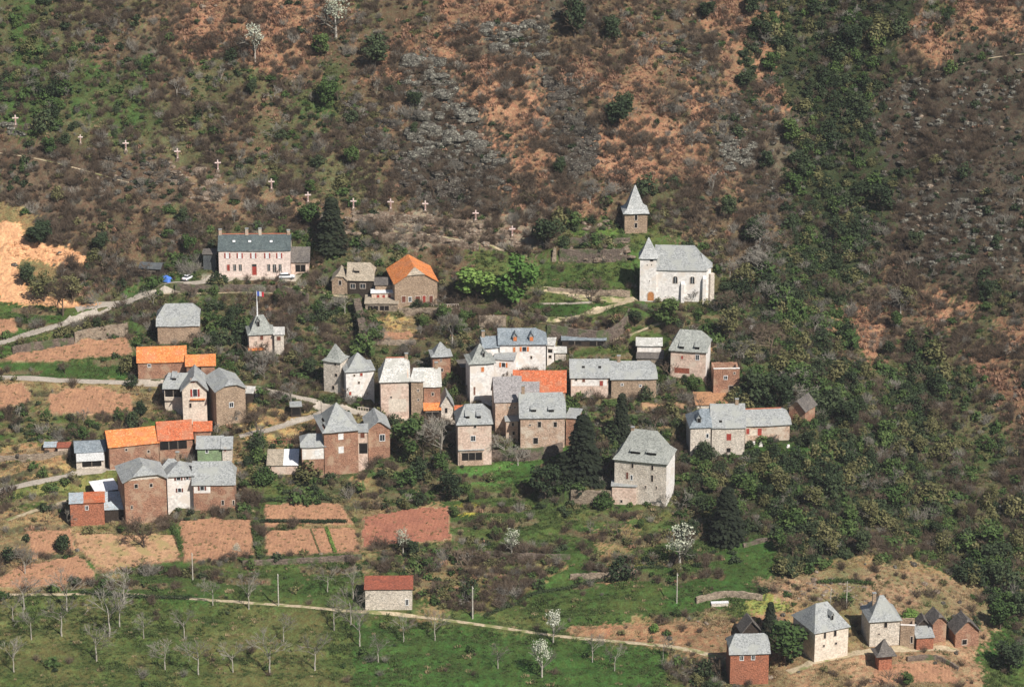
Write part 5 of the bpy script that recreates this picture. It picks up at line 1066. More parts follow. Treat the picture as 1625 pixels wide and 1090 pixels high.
pro('bush', [[('foliage', leafcloud('foliage', [(0, 0, 2.6, 3.0), (1.6, .6, 2.2, 2.2), (-1.7, -.3, 2.1, 2.3), (.2, -1.4, 2, 2.1), (.3, .4, 4.2, 2.0)], 1300, .34, mt, sd_))] for mt, sd_ in (('leaf_green', 1), ('leaf_dark', 2), ('leaf_spring', 3))])

COUNT = [0]
def plant(kind, u, v, hpx, lab, cat='tree', name=None, wx=1.0, var=None, group=None, P=None, h=None, rz=None):
    if P is None: P = hit(u, v)
    if h is None: h = hpx/scale_at(P)/CP
    vs = PRO[kind]; va = vs[(COUNT[0] if var is None else var) % len(vs)]; COUNT[0] += 1; f = h/6.6
    root = empty(name or {'bush': 'bush', 'conifer': 'conifer', 'pollard': 'pollard_tree'}.get(kind, 'bare_tree' if 'bare' in kind else 'tree'), (P[0], P[1], P[2]-.1), R()*6.28 if rz is None else rz, lab, cat, group)
    root.scale = (f*wx, f*wx, f)
    for nm, me in va: link(nm, me, root)
    return root
NAMED = [
 ('conifer', 527, 390, 76, 'tall dark spruce rising behind the right end of the school', 1.25), ('conifer', 925, 768, 112, 'great black green conifer left of the manor', 1.0), ('conifer', 986, 702, 80, 'narrow dark conifer below the tan stone barn', .8),
 ('conifer', 1153, 852, 82, 'broad dark conifer at the edge of the wood right of the terraces', 1.15), ('conifer', 1222, 1000, 48, 'small dark fir between the red house and the white house of the hamlet', 1.0), ('conifer', 896, 768, 52, 'small dark fir leaning against the foot of the great conifer', 1.5),
 ('spring_tree', 755, 482, 52, 'bright green spreading tree right of the orange roofed barn', 1.7), ('fresh_tree', 826, 488, 72, 'bright green round tree just left of the church lawn', 1.2), ('dark_tree', 866, 396, 48, 'dark round evergreen above the church lawn', 1.1),
 ('dark_tree', 865, 790, 52, 'dark evergreen bush tree left of the great conifer', 1.2), ('dark_tree', 715, 795, 44, 'small dark evergreen above the dark reddish plot', 1.0), ('dark_tree', 1008, 518, 26, 'round dark bush on the ramp wall to the church', 1.1),
 ('green_tree', 1060, 520, 46, 'dark green tree below the church apse', 1.1), ('bare_brown', 938, 478, 40, 'low spreading bare tree on the path to the church door', 1.6), ('dark_tree', 1400, 1098, 10, 'low dark bush under the small red pigeon tower', 1.5),
 ('blossom_tree', 1078, 904, 74, 'white blossoming tree right of the yellow flowers', 1.05), ('blossom_tree', 878, 1020, 54, 'white blossoming tree standing on the long path', .85), ('blossom_tree', 860, 1074, 60, 'pale blossoming tree at the bottom below the path', .9), ('blossom_tree', 812, 885, 48, 'thin whitish tree in the middle of the terraces', .9),
 ('blossom_tree', 533, 62, 66, 'pale flowering tree at the top edge above the orange bracken', 1.2), ('blossom_tree', 405, 100, 60, 'pale grey flowering tree on the upper left slope', .9), ('blossom_tree', 640, 880, 44, 'whitish tree at the foot of the dark reddish plot', .9), ('blossom_tree', 375, 885, 24, 'little white blossoming shrub at the corner of the square plot', 1.0),
 ('bare_brown', 228, 868, 50, 'spreading dark bare tree on the yellow plot below the tall brown barn', 1.5), ('bare_brown', 408, 690, 48, 'dark bare tree at the lane left of the brown tower house', 1.3), ('bare_grey', 462, 640, 44, 'grey bare tree on the verge of the middle road', .9), ('bare_grey', 718, 545, 55, 'whitish bare tree behind the brown pigeon tower', 1.1),
 ('bare_grey', 700, 730, 70, 'pale bare tree in the shaded garden left of the square stone house', 1.2), ('green_tree', 650, 728, 62, 'leafy green tree in the garden right of the gabled brown house', 1.1), ('bare_brown', 672, 738, 66, 'brown bare tree in the middle of the walled garden', 1.0), ('green_tree', 700, 752, 34, 'small green tree at the corner of the walled garden', 1.0),
 ('bare_grey', 800, 722, 38, 'grey bare tree on the curved garden wall', 1.3), ('bare_grey', 822, 738, 34, 'second grey bare tree above the bright lawn', 1.2), ('bare_brown', 1040, 684, 42, 'twisted bare tree just behind the manor roof', 1.1), ('bare_grey', 1180, 575, 44, 'whitish bare tree on the slope right of the hipped house', 1.1),
 ('bare_grey', 1205, 400, 56, 'big grey bare tree in the wood right of the church', 1.4), ('bare_grey', 1215, 440, 54, 'second big grey bare tree in the wood below the first', 1.3), ('bare_grey', 1232, 1000, 30, 'bare grey bush beside the small dark fir', 1.2), ('green_tree', 1246, 1050, 66, 'big green tree left of the white hamlet house', 1.35),
 ('bush', 958, 806, 32, 'round green bush against the garden wall of the manor', .9), ('bush', 1118, 728, 34, 'green bush in front of the cream walled end house', .9), ('bush', 1038, 1001, 15, 'small round dark bush on the brown bank above the path', 1.1), ('bush', 420, 766, 30, 'large green bush below the outhouse with the bright white roof', 1.2),
 ('bush', 100, 872, 30, 'green bush on the slope at the lower left', .9), ('green_tree', 520, 170, 44, 'green tree left of the big grey cliff', 1.0), ('green_tree', 1255, 230, 40, 'fresh green tree in the dark gully', 1.0), ('dark_tree', 990, 190, 40, 'small dark tree on the orange bracken right of the second cliff', .9), ('dark_tree', 912, 60, 60, 'dark evergreen at the top between rocks', .9),
 ('bare_brown', 100, 500, 60, 'bare tree on the green bank below the sand scar', 1.1), ('bare_grey', 155, 488, 34, 'slender bare tree at the tip of the sand scar', .9), ('olive_tree', 70, 478, 44, 'olive grey leafy tree standing in the sand scar', 1.3), ('olive_tree', 115, 476, 40, 'second olive grey tree right of the first in the sand scar', 1.1), ('dark_tree', 45, 450, 28, 'dark bush at the left end of the sand scar thicket', 1.4), ('dark_tree', 62, 388, 34, 'dark tree overhanging the top of the sand scar', 1.5),
 ('green_tree', 1440, 1086, 20, 'green shrub at the bottom of the hamlet plot', 1.4), ('dark_tree', 1600, 1066, 44, 'dark round tree at the lower right corner', 1.4), ('bush', 1445, 980, 16, 'dark clipped hedge clump behind the tower house', 1.8), ('bush', 437, 296, 12, 'round green bush right of the sixth cross', .9), ('bush', 1150, 490, 26, 'green bush at the foot of the church buttress', 1.4),
 ('bare_grey', 40, 910, 50, 'thin bare tree left of the leaning plot', .8), ('dark_tree', 1150, 470, 22, 'dark shrub right behind the apse', 1.2), ('bare_brown', 1125, 610, 28, 'bare bush between the hipped house and the ruin', 1.2), ('green_tree', 1100, 625, 30, 'small green tree in the garden left of the ruin', 1.1), ('dark_tree', 1200, 640, 48, 'dark green tree right of the roofless ruin', 1.2), ('dark_tree', 1235, 650, 52, 'dark green tree just left of the dark steep barn roof', 1.1), ('green_tree', 1270, 620, 40, 'green tree above the dark steep barn roof', 1.2),
]
for t in NAMED:
    kind, u, v, hp, lab, wx = t; mt_var = {'bush': 0}.get(kind); pl = plant(kind, u, v, hp, lab, 'bush' if kind == 'bush' else 'tree', wx=wx)
# blossom trees get the pale crown; a lilac beside the pink house
lil = leafcloud('foliage', [(0, 0, 2.2, 1.9), (1.1, 0, 1.6, 1.3), (-1, .2, 1.5, 1.2)], 700, .2, 'blossom_pink', 77)
P = hit(614, 648); root = empty('lilac_bush', P, 0, 'mauve flowering lilac in front of the steep roofed pink house', 'bush'); link('foliage', lil, root, scale=(1, 1, 1)); link('branches', branch_mesh('branches', 3, 9, 'twig_brown', levels=3, r0=.07), root)
# small clipped hedge and other hedges
def hedge(pts, w, h, lab, mat='leaf_green', n=70):
    P = densify(np.array([hit(*q) for q in pts]), .5); bl = [(p[0]-P[0][0], p[1]-P[0][1], gz(p[0], p[1])-P[0][2]+h*.45, w*.55) for p in P]
    me = leafcloud('hedge', bl, int(n*len(P)), .17, mat, len(P), flatten=h/w*.9); o = link('hedge', me, None, P[0]); tag(o, lab, 'hedge')
hedge([(272, 834), (280, 852), (287, 872)], 1.6, 1.5, 'dark green clipped hedge on the left side of the square plot', n=60)
hedge([(412, 829), (470, 829), (548, 829)], 1.2, 1.1, 'dark low hedge above the upper striped plot', 'leaf_dark')
hedge([(404, 842), (408, 865), (412, 882)], 1.8, 1.3, 'ragged green hedge between the square plot and the striped plot', 'leaf_green')
hedge([(415, 796), (470, 793), (545, 794)], 1.3, 1.2, 'shrubby hedge above the upper tilled strip', 'leaf_dark')
hedge([(770, 980), (820, 958), (870, 938), (930, 925), (1000, 916), (1050, 900)], 1.5, .9, 'thin diagonal hedge climbing the lower meadow to the right', 'leaf_dark', 40)
hedge([(130, 942), (200, 946), (300, 950)], 1.6, 1.0, 'dark bank hedge along the long path at the left', 'leaf_dark', 50)
hedge([(1300, 925), (1345, 923), (1385, 928)], 1.8, 1.1, 'clipped green hedge line above the hamlet', 'leaf_green', 50)
hedge([(518, 838), (522, 850), (532, 876)], 1.0, .6, 'bright green crop row in the striped plot', 'leaf_spring', 50)
hedge([(493, 840), (500, 858), (507, 876)], .5, .3, 'thin crop row left of the bright green crop row', 'leaf_olive', 30)

# orchards on the bottom meadow and terraces: pollards one can tell apart, with their own shape and place
POLL = [(38, 966, 52), (107, 970, 60), (98, 1008, 62), (197, 958, 58), (173, 1008, 70), (50, 1014, 46), (153, 1048, 60), (190, 995, 56), (338, 960, 42), (395, 966, 48), (370, 1066, 46), (315, 1070, 60), (228, 1012, 40), (429, 1070, 64), (500, 1062, 60), (571, 1025, 58), (556, 990, 56), (530, 1000, 48), (22, 1066, 50), (293, 1012, 44), (450, 1018, 40), (600, 1050, 44), (640, 1018, 40), (690, 1016, 44), (262, 1062, 48), (560, 950, 48), (520, 940, 44), (940, 1050, 44), (975, 1064, 40), (1052, 1046, 34), (790, 1060, 40), (20, 985, 40)]
LAND = [('the school', 404, 405), ('the orange roofed barn', 655, 440), ('the church', 1080, 430), ('the bell tower', 1009, 330), ('the great cliff', 710, 200), ('the second rock rib', 910, 200), ('the mossy outcrop', 820, 65), ('the sand scar', 60, 430),
 ('the first cross', 25, 201), ('the fourth cross', 282, 254), ('the sixth cross', 431, 302), ('the ninth cross', 620, 334), ('the eleventh cross', 755, 352), ('the grey roofed barn', 283, 510), ('the flagpole house', 420, 535), ('the white tower house', 570, 600), ('the pigeon tower', 700, 570),
 ('the hipped lit house', 1095, 560), ('the roofless ruin', 1152, 600), ('the three joined houses', 1175, 690), ('the dark steep barn', 1268, 645), ('the manor', 1020, 740), ('the great conifer', 925, 700), ('the broad conifer', 1153, 810), ('the pale lichen outcrop', 1170, 243), ('the upper right track', 1530, 100),
 ('the rubble clearing', 1395, 865), ('the hamlet tower', 1403, 985), ('the yellow flowers', 1010, 890), ('the red roofed field barn', 618, 940), ('the dark reddish plot', 645, 835), ('the striped plots', 490, 840), ('the lone pale boulder', 1420, 640), ('the right edge ledges', 1540, 370), ('the upper right bracken', 1500, 490), ('the upper left bracken', 390, 40), ('the pale flowering tree', 405, 70), ('the top right bracken', 1460, 50), ('the dark gully foot', 1330, 380), ('the right edge bracken', 1600, 600), ('the church lawn', 930, 440), ('the wood corner', 1590, 820), ('the long wood slope', 1480, 740), ('the strip field', 120, 555), ('the middle road', 120, 603), ('the leaning plot', 75, 905), ('the square tilled plot', 345, 855), ('the lower left corner', 0, 1080), ('the first path pole', 442, 940), ('the second path pole', 750, 950), ('the blossoming path tree', 878, 1000), ('the bottom middle edge', 400, 1085)]
DONE = {}
def where(u, v):
    nm, lu, lv_ = min(LAND, key=lambda q: math.hypot(q[1]-u, q[2]-v)); du, dv = u-lu, v-lv_; r0 = math.hypot(du, dv)
    if abs(dv) > 2.2*abs(du): di = 'above' if dv < 0 else 'below'
    elif abs(du) > 2.2*abs(dv): di = 'left of' if du < 0 else 'right of'
    else: di = ('above and ' if dv < 0 else 'below and ')+('left of' if du < 0 else 'right of')
    return '%s%s %s' % ('close ' if r0 < 45 else 'well ' if r0 < 95 else 'far ', di, nm)
for i, (u, v, hp) in enumerate(POLL):
    lb = 'leafless %s pollard with pale trunk %s' % ('tall' if hp > 55 else 'short' if hp < 46 else 'middling', where(u, v))
    if lb in DONE: lb = lb.replace('leafless', 'lower')
    if lb in DONE: continue
    DONE[lb] = 1; plant('pollard', u, v, hp, lb, 'tree', group='pollards of the bottom meadow and the long path')
# trees one can tell apart on the slopes: by zone (centre, spread), kind and shared look
ZONES = [
 (90, (20, 700, 20, 330), ('bare_brown',)*3+('bare_grey', 'dark_tree', 'green_tree'), (18, 36), 'leafless %s on the upper left slope above the crosses'), 
 (60, (560, 1180, 10, 330), ('bare_brown',)*4+('bare_grey', 'dark_tree'), (22, 44), '%s standing in the orange bracken of the upper middle slope'),
 (70, (1180, 1420, 10, 420), ('dark_tree',)*4+('green_tree', 'bare_grey', 'bare_brown'), (22, 44), '%s in the dark gully at the upper right'),
 (40, (1420, 1620, 20, 420), ('bare_brown', 'bare_grey', 'dark_tree', 'bare_brown'), (16, 32), '%s among the grey rocks at the right edge'),
 (110, (1140, 1620, 420, 720), ('bare_grey', 'bare_brown', 'bare_brown', 'olive_tree', 'green_tree', 'dark_tree'), (26, 50), '%s in the mixed wood right of the village'),
 (130, (1080, 1620, 690, 890), ('green_tree', 'green_tree', 'dark_tree', 'dark_tree', 'olive_tree', 'bare_brown'), (24, 48), '%s in the green wood below the three joined houses'),
 (24, (1560, 1625, 860, 1000), ('dark_tree', 'green_tree'), (30, 50), '%s in the dark wood at the right of the hamlet'),
 (34, (400, 600, 470, 640), ('bare_brown', 'green_tree', 'dark_tree', 'bare_grey'), (18, 34), '%s on the bushy bank between the school and the towers'),
 (30, (590, 900, 500, 560), ('bare_brown', 'green_tree', 'bare_grey'), (16, 30), '%s on the garden terraces above the village'),
 (50, (560, 1090, 745, 960), ('bare_brown', 'green_tree', 'dark_tree', 'bare_grey', 'olive_tree'), (16, 30), '%s on the grassy terraces below the village'),
 (24, (0, 240, 480, 720), ('green_tree', 'bare_brown', 'dark_tree'), (14, 26), '%s on the terraced bank at the left edge'),
 (40, (60, 560, 340, 450), ('bare_brown', 'dark_tree', 'green_tree', 'bare_brown'), (20, 38), '%s on the slope around the school'),
 (24, (860, 1190, 270, 400), ('bare_brown', 'bare_brown', 'bare_grey', 'dark_tree'), (22, 38), '%s on the slope around the bell tower'),
 (20, (600, 860, 330, 420), ('bare_brown', 'dark_tree'), (16, 30), '%s on the rocky bank under the crosses'),
]
KN = {'bare_brown': 'brown bare tree', 'bare_grey': 'grey bare tree', 'dark_tree': 'small dark evergreen tree', 'green_tree': 'small green leafy tree', 'olive_tree': 'olive tinted budding tree'}
def blocked(P):
    i = min(max(np.searchsorted(GX, P[0]), 0), nx-1); j = min(max(np.searchsorted(GY, P[1]), 0), ny-1); return BLOCK[max(0, j-2):j+3, max(0, i-2):i+3].any()
HB = []
for k in HS: HB.append((k['u0']-4, k['u1']+4, min(k['vr'], k['ve'])-4, k['vb']+2))
HB += [(1010, 1134, 368, 490), (0, 140, 355, 480)]+[(100+i*0, 165, 480, 500) for i in range(1)]
def hides(u, v, hp): return any(a-hp*.3 < u < b+hp*.3 and v > c and v-hp < d_-4 for a, b, c, d_ in HB)
zr = random.Random(99)
for n_, (ua, ub, va_, vb_), kinds, (h0, h1), lab in ZONES:
    got = 0; tries = 0; n_ = int(n_*.27)
    while got < n_ and tries < n_*20:
        tries += 1; u = zr.uniform(ua, ub); v = zr.uniform(va_, vb_); hp = zr.uniform(h0, h1)
        if hides(u, v, hp): continue
        P = hit(u, v)
        if blocked(P): continue
        kd = zr.choice(kinds); wx = zr.uniform(.85, 1.4); nm, lu, lv_ = min(LAND, key=lambda q: math.hypot(q[1]-u, q[2]-v)); du, dv = u-lu, v-lv_; r0 = math.hypot(du, dv)
        if abs(dv) > 2.2*abs(du): di = 'above' if dv < 0 else 'below'
        elif abs(du) > 2.2*abs(dv): di = 'left of' if du < 0 else 'right of'
        else: di = ('above and ' if dv < 0 else 'below and ')+('left of' if du < 0 else 'right of')
        far = 'close ' if r0 < 45 else 'well ' if r0 < 95 else 'far '
        hw = (hp-h0)/(h1-h0); szw = 'low' if hw < .33 else 'middling' if hw < .66 else 'tall'; wd = 'slender' if wx < 1.03 else 'spreading' if wx > 1.2 else 'round'
        base = {'bare_brown': 'brown bare tree', 'bare_grey': 'grey bare tree', 'dark_tree': 'dark evergreen tree', 'green_tree': 'green leafy tree', 'olive_tree': 'olive budding tree'}[kd]
        lb = '%s %s %s %s%s %s' % (szw, wd, base, far, di, nm)
        if lb in DONE: continue
        DONE[lb] = 1
        plant(kd, u, v, hp, lb, 'tree', P=P, h=hp/scale_at(P)/CP, wx=wx, group=base+'s scattered on the slopes'); got += 1

# ---------------------------------------------------------------- rock outcrops: stacked, broken beds of stone
def rock_block(m, c, sx, sy, sz, rz, r_):
    n = len(m.v); M = Matrix.Translation(c) @ Matrix.Rotation(rz, 4, 'Z') @ Matrix.Rotation(r_.uniform(-.12, .12), 4, 'X') @ Matrix.Rotation(r_.uniform(-.12, .12), 4, 'Y')
    ring = 6
    for z, f in ((-.5, 1.0), (.1, r_.uniform(.95, 1.1)), (.5, r_.uniform(.6, .85))):
        for i in range(ring):
            t = 6.283*(i+.5)/ring+(0.2*math.sin(i*7.1+n)); q = f*r_.uniform(.75, 1.15); m.v.append(tuple(M @ Vector((math.cos(t)*sx*.58*q, math.sin(t)*sy*.58*q, z*sz*r_.uniform(.85, 1.15)))))
    for a_ in (0, ring):
        for i in range(ring): m.f.append((n+a_+i, n+a_+(i+1) % ring, n+a_+ring+(i+1) % ring, n+a_+ring+i))
    m.f.append(tuple(n+2*ring+i for i in range(ring)))
def outcrop(poly, n, lab, mat='rock', smin=1.2, smax=3.6, bed=1.0):
    r_ = random.Random(len(lab)*31+n); us = [p[0] for p in poly]; vs_ = [p[1] for p in poly]; m = MB(); got = 0; P0 = hit(sum(us)/len(us), sum(vs_)/len(vs_))
    for _ in range(n*6):
        if got >= n: break
        u = r_.uniform(min(us), max(us)); v = r_.uniform(min(vs_), max(vs_))
        if not inpoly(poly, np.array([u]), np.array([v]))[0]: continue
        P = hit(u, v); sx = r_.uniform(smin, smax)*r_.uniform(.7, 1.3); sz = sx*r_.uniform(.22, .5)*bed; rock_block(m, (P[0]-P0[0], P[1]-P0[1], P[2]-P0[2]+sz*.12), sx, sx*r_.uniform(.5, .9), sz, r_.uniform(-.35, .35), r_); got += 1
    if n > 60 and 'ledges' not in lab: o = m.build('rock_outcrop', MATS[mat], None, P0); tag(o, lab, 'rock'); return
    root = empty('rock_outcrop', P0, 0, lab, 'rock')
    for i in range(len(m.v)//18): mesh_ = mesh('boulder', m.v[i*18:i*18+18], [tuple(q-18*i for q in f) for f in m.f[i*13:i*13+13]], MATS[mat]); link('boulder', mesh_, root)
outcrop([(640, 95), (690, 85), (730, 140), (765, 200), (795, 260), (740, 250), (650, 250), (645, 160)], 160, 'great layered grey cliff face left of the bracken gully', 'rock', 1.6, 4.6, 1.05)
outcrop([(625, 240), (790, 240), (810, 290), (800, 325), (680, 330), (640, 290)], 120, 'dark broken lower part of the great cliff', 'rock_dark', 1.2, 3.6, 1.2)
outcrop([(768, 38), (865, 32), (872, 90), (800, 92), (770, 60)], 70, 'grey outcrop with a mossy patch at the top', 'rock', 1.4, 3.6)
outcrop([(862, 108), (905, 115), (925, 180), (950, 215), (948, 270), (900, 282), (878, 240), (872, 150)], 150, 'dark rock rib right of the bracken gully', 'rock_dark', 1.2, 3.4, 1.3)
outcrop([(1195, 280), (1290, 300), (1330, 390), (1240, 380)], 50, 'dark broken rocks low on the left side of the gully', 'rock_dark', 1.0, 2.8, 1.5)
outcrop([(1080, 150), (1170, 150), (1180, 215), (1110, 230)], 55, 'dark rocks above the pale lichen covered outcrop', 'rock_dark', 1.0, 2.8, 1.5)
outcrop([(540, 160), (625, 170), (630, 250), (560, 240)], 50, 'dark low crags left of the great cliff', 'rock_dark', 1.0, 2.8, 1.4)
outcrop([(1140, 218), (1196, 214), (1200, 262), (1150, 272)], 60, 'pale lichen covered outcrop left of the dark gully', 'rock', 1.2, 3.0)
outcrop([(1165, 180), (1270, 190), (1275, 300), (1220, 340), (1190, 290), (1210, 220)], 60, 'scattered pale rocks along the left side of the dark gully', 'rock', .8, 2.2)
outcrop([(1030, 50), (1110, 45), (1120, 110), (1060, 120)], 40, 'dark outcrop in the bracken at the top middle', 'rock_dark', 1.0, 2.6)
outcrop([(1400, 120), (1620, 110), (1620, 200), (1420, 210)], 110, 'broken grey rocks under the track at the upper right', 'rock', .8, 2.4)
outcrop([(1380, 200), (1620, 205), (1620, 320), (1400, 300)], 110, 'dark rocky slope with pale ledges at the right edge', 'rock_dark', .8, 2.4)
outcrop([(1410, 320), (1620, 315), (1620, 420), (1440, 425)], 130, 'long pale ledges at the right edge above the brown wood', 'rock', .9, 2.6)
outcrop([(60, 20), (240, 30), (260, 60), (180, 60)], 30, 'small rocks high on the left slope', 'rock_dark', .8, 2.0)
outcrop([(0, 195), (45, 200), (50, 216), (0, 214)], 14, 'flat grey rock under the first cross', 'rock', 1.2, 2.6)
outcrop([(150, 235), (250, 245), (300, 290), (200, 300), (140, 260)], 60, 'dark ledges under the second and third cross', 'rock_dark', .9, 2.4)
outcrop([(265, 256), (370, 276), (350, 320), (300, 315), (270, 285)], 60, 'lichen pale slabs under the fourth and fifth cross', 'rock_warm', 1.0, 2.8)
outcrop([(545, 335), (700, 340), (800, 355), (830, 395), (760, 392), (640, 370), (550, 372)], 170, 'brown rocky bank under the right hand crosses', 'rock_warm', .9, 2.4)
outcrop([(900, 388), (1000, 380), (1010, 412), (900, 414)], 60, 'rough rocks of the terrace between the bell tower and the church lawn', 'rock_warm', .8, 2.0)
outcrop([(925, 352), (980, 350), (975, 362), (930, 364)], 16, 'low rocks left of the bell tower', 'rock_warm', .8, 1.8)
outcrop([(1400, 632), (1430, 632), (1440, 660), (1410, 655)], 10, 'pale boulder group alone in the mixed wood', 'rock', 1.0, 2.2)
outcrop([(1230, 925), (1330, 915), (1390, 935), (1380, 960), (1260, 955)], 60, 'reddish rocky bank above the hamlet', 'rock_warm', .6, 1.5)
outcrop([(0, 380), (130, 400), (130, 425), (20, 405)], 50, 'sandy boulders along the face of the orange sand scar', 'sand', .8, 2.2)
outcrop([(1590, 790), (1625, 790), (1625, 812), (1590, 808)], 10, 'pale rock at the right edge in the green wood', 'rock', .8, 2.0)
outcrop([(1345, 855), (1440, 845), (1430, 880), (1360, 880)], 26, 'brown bank of rubble in the clearing of the green wood', 'rock_warm', .6, 1.6)

# ---------------------------------------------------------------- undergrowth nobody could count (geometry nodes on a cloud of points)
def scatter(name, protos, pts, scl, kind_seed=0):
    c = bpy.data.collections.new(name+'_shapes')
    for i, me in enumerate(protos): o = bpy.data.objects.new('%s_shape' % name, me); c.objects.link(o)
    me = bpy.data.meshes.new(name); n = len(pts); me.vertices.add(n); me.vertices.foreach_set('co', np.asarray(pts).ravel())
    rg = np.random.default_rng(kind_seed); a = me.attributes.new('rot', 'FLOAT_VECTOR', 'POINT'); rt = np.zeros((n, 3)); rt[:, 2] = rg.uniform(0, 6.28, n); rt[:, :2] = rg.uniform(-.15, .15, (n, 2)); a.data.foreach_set('vector', rt.ravel())
    a = me.attributes.new('siz', 'FLOAT_VECTOR', 'POINT'); ss = np.c_[scl*rg.uniform(.85, 1.3, n), scl*rg.uniform(.85, 1.3, n), scl*rg.uniform(.8, 1.15, n)]; a.data.foreach_set('vector', ss.ravel())
    a = me.attributes.new('pick', 'INT', 'POINT'); a.data.foreach_set('value', rg.integers(0, len(protos), n).astype(np.int32))
    ng = bpy.data.node_groups.new(name, 'GeometryNodeTree'); ng.interface.new_socket('Geometry', in_out='INPUT', socket_type='NodeSocketGeometry'); ng.interface.new_socket('Geometry', in_out='OUTPUT', socket_type='NodeSocketGeometry')
    N = ng.nodes; L = ng.links; gi = N.new('NodeGroupInput'); go = N.new('NodeGroupOutput'); ci = N.new('GeometryNodeCollectionInfo'); ci.inputs['Collection'].default_value = c; ci.inputs['Separate Children'].default_value = True; ci.inputs['Reset Children'].default_value = True
    ip = N.new('GeometryNodeInstanceOnPoints'); ip.inputs['Pick Instance'].default_value = True
    def na(nm, ty): q = N.new('GeometryNodeInputNamedAttribute'); q.data_type = ty; q.inputs['Name'].default_value = nm; return q.outputs['Attribute']
    L.new(gi.outputs[0], ip.inputs['Points']); L.new(ci.outputs[0], ip.inputs['Instance']); L.new(na('pick', 'INT'), ip.inputs['Instance Index']); L.new(na('rot', 'FLOAT_VECTOR'), ip.inputs['Rotation']); L.new(na('siz', 'FLOAT_VECTOR'), ip.inputs['Scale']); L.new(ip.outputs[0], go.inputs[0])
    o = bpy.data.objects.new(name, me); COL.objects.link(o); md = o.modifiers.new('scatter', 'NODES'); md.node_group = ng; return o
def shrubcloud(nm, n, sz, mt, sd_, tall=1.0): return leafcloud(nm, [(0, 0, .55*tall, .75), (.5, .2, .45, .55), (-.45, .3, .5*tall, .5), (.1, -.5, .4, .5)], n, sz, mt, sd_, flatten=.85*tall, shell=.4)
def twigs(nm, n, H, mt, sd_, spread=.6):
    r_ = random.Random(sd_); m = MB()
    for _ in range(n):
        a = Vector((r_.uniform(-.3, .3), r_.uniform(-.3, .3), -.05)); b = a+Vector((r_.uniform(-1, 1)*spread, r_.uniform(-1, 1)*spread, r_.uniform(.45, 1)))*H*.62; m.tube(a, b, .022, .016, 3)
        for _ in range(3): s_ = a.lerp(b, r_.uniform(.45, 1)); m.tube(s_, s_+(rnd_dir(r_)+Vector((0, 0, .6)))*H*.28, .015, .009, 3)
    return mesh(nm, m.v, m.f, MATS[mt])
def tuft(nm, n, H, mt, sd_, w=.05):
    r_ = random.Random(sd_); vs = []; fs = []
    for _ in range(n):
        a = Vector((r_.uniform(-.45, .45), r_.uniform(-.45, .45), -.05)); d = Vector((r_.uniform(-.6, .6), r_.uniform(-.6, .6), r_.uniform(.5, 1)))*H; s_ = d.cross(Vector((0, 0, 1))).normalized()*w if d.xy.length > .01 else Vector((w, 0, 0)); k = len(vs)
        vs += [a-s_, a+s_, a+d+s_*.5, a+d-s_*.5]; fs.append((k, k+1, k+2, k+3))
    return mesh(nm, vs, fs, MATS[mt])
KI = {c: KEYS.index(c) for c in KEYS}
rg = np.random.default_rng(4)
def points(dens, lift=0):
    """random points on the ground in the classes given, density per square metre; nothing on plots, roads and footings"""
    area = (344*294); tot = max(dens.values()); n = int(area*tot); x = rg.uniform(-172, 172, n); y = rg.uniform(-172, 122, n)
    i = np.clip(((x+172)/.55).round().astype(int)+26, 0, nx-1); j = np.clip(((y+172)/.55).round().astype(int)+26, 0, ny-1)
    cl = CLS[j, i]; table = np.zeros(len(KEYS)); 
    for k_, v_ in dens.items(): table[KI[k_]] = v_
    p = table[cl]/tot*np.clip(1+2.6*fbm(x, y, 9, int(81+tot*1000) % 97, 4), .12, 2.2)/1.4
    keep = (rg.random(n) < p) & ~BLOCK[j, i]; x, y = x[keep], y[keep]; return np.c_[x, y, grid_z(x, y)+lift]
def stuff(name, protos, dens, s0, s1, seed, lab, cat):
    pts = points(dens); o = scatter(name, protos, pts, np.clip(np.random.default_rng(seed).uniform(s0, s1, len(pts))*(1+.9*fbm(pts[:, 0], pts[:, 1], 7, seed, 3)), s0*.6, s1*1.3), seed); tag(o, lab, cat, kind='stuff'); return o
stuff('brown_scrub', [twigs('twigs', 34, 1.9, 'twig_brown', s_) for s_ in (1, 2, 3)], {'b': .6, 'k': .36, 'd': .6, 'o': .26, 'e': .14, 'g': .18, 'r': .34, 'y': .03, 'm': .006}, .6, 1.6, 11, 'mass of leafless brown scrub covering the slopes', 'scrub')
stuff('grey_scrub', [twigs('twigs', 30, 2.1, 'twig_grey', s_) for s_ in (4, 5)], {'b': .08, 'k': .06, 'd': .06, 'o': .035, 'e': .05, 'g': .05, 'r': .03, 'm': .003}, .7, 1.7, 12, 'pale leafless brush among the brown scrub', 'scrub')
stuff('dark_shrubs', [shrubcloud('shrub', 170, .2, 'leaf_dark', s_) for s_ in (1, 2, 3)], {'e': .55, 'g': .09, 'd': .14, 'k': .06, 'b': .05, 'r': .09, 'o': .012, 'm': .003}, .4, 1.3, 13, 'dark evergreen shrubs and holm oak scrub of the gully and slopes', 'shrubs')
stuff('green_shrubs', [shrubcloud('shrub', 170, .18, 'leaf_green', s_) for s_ in (4, 5, 6)], {'g': .2, 'e': .14, 'k': .08, 'b': .02, 'm': .004, 'y': .01}, .5, 1.6, 14, 'leafy green shrubs and brambles over the banks', 'shrubs')
stuff('olive_shrubs', [shrubcloud('shrub', 130, .16, 'leaf_olive', s_) for s_ in (7, 8)], {'g': .12, 'k': .12, 'e': .08, 'b': .07, 'd': .01, 'm': .003, 'y': .012}, .5, 1.5, 15, 'budding olive coloured bushes mixed through the scrub', 'shrubs')
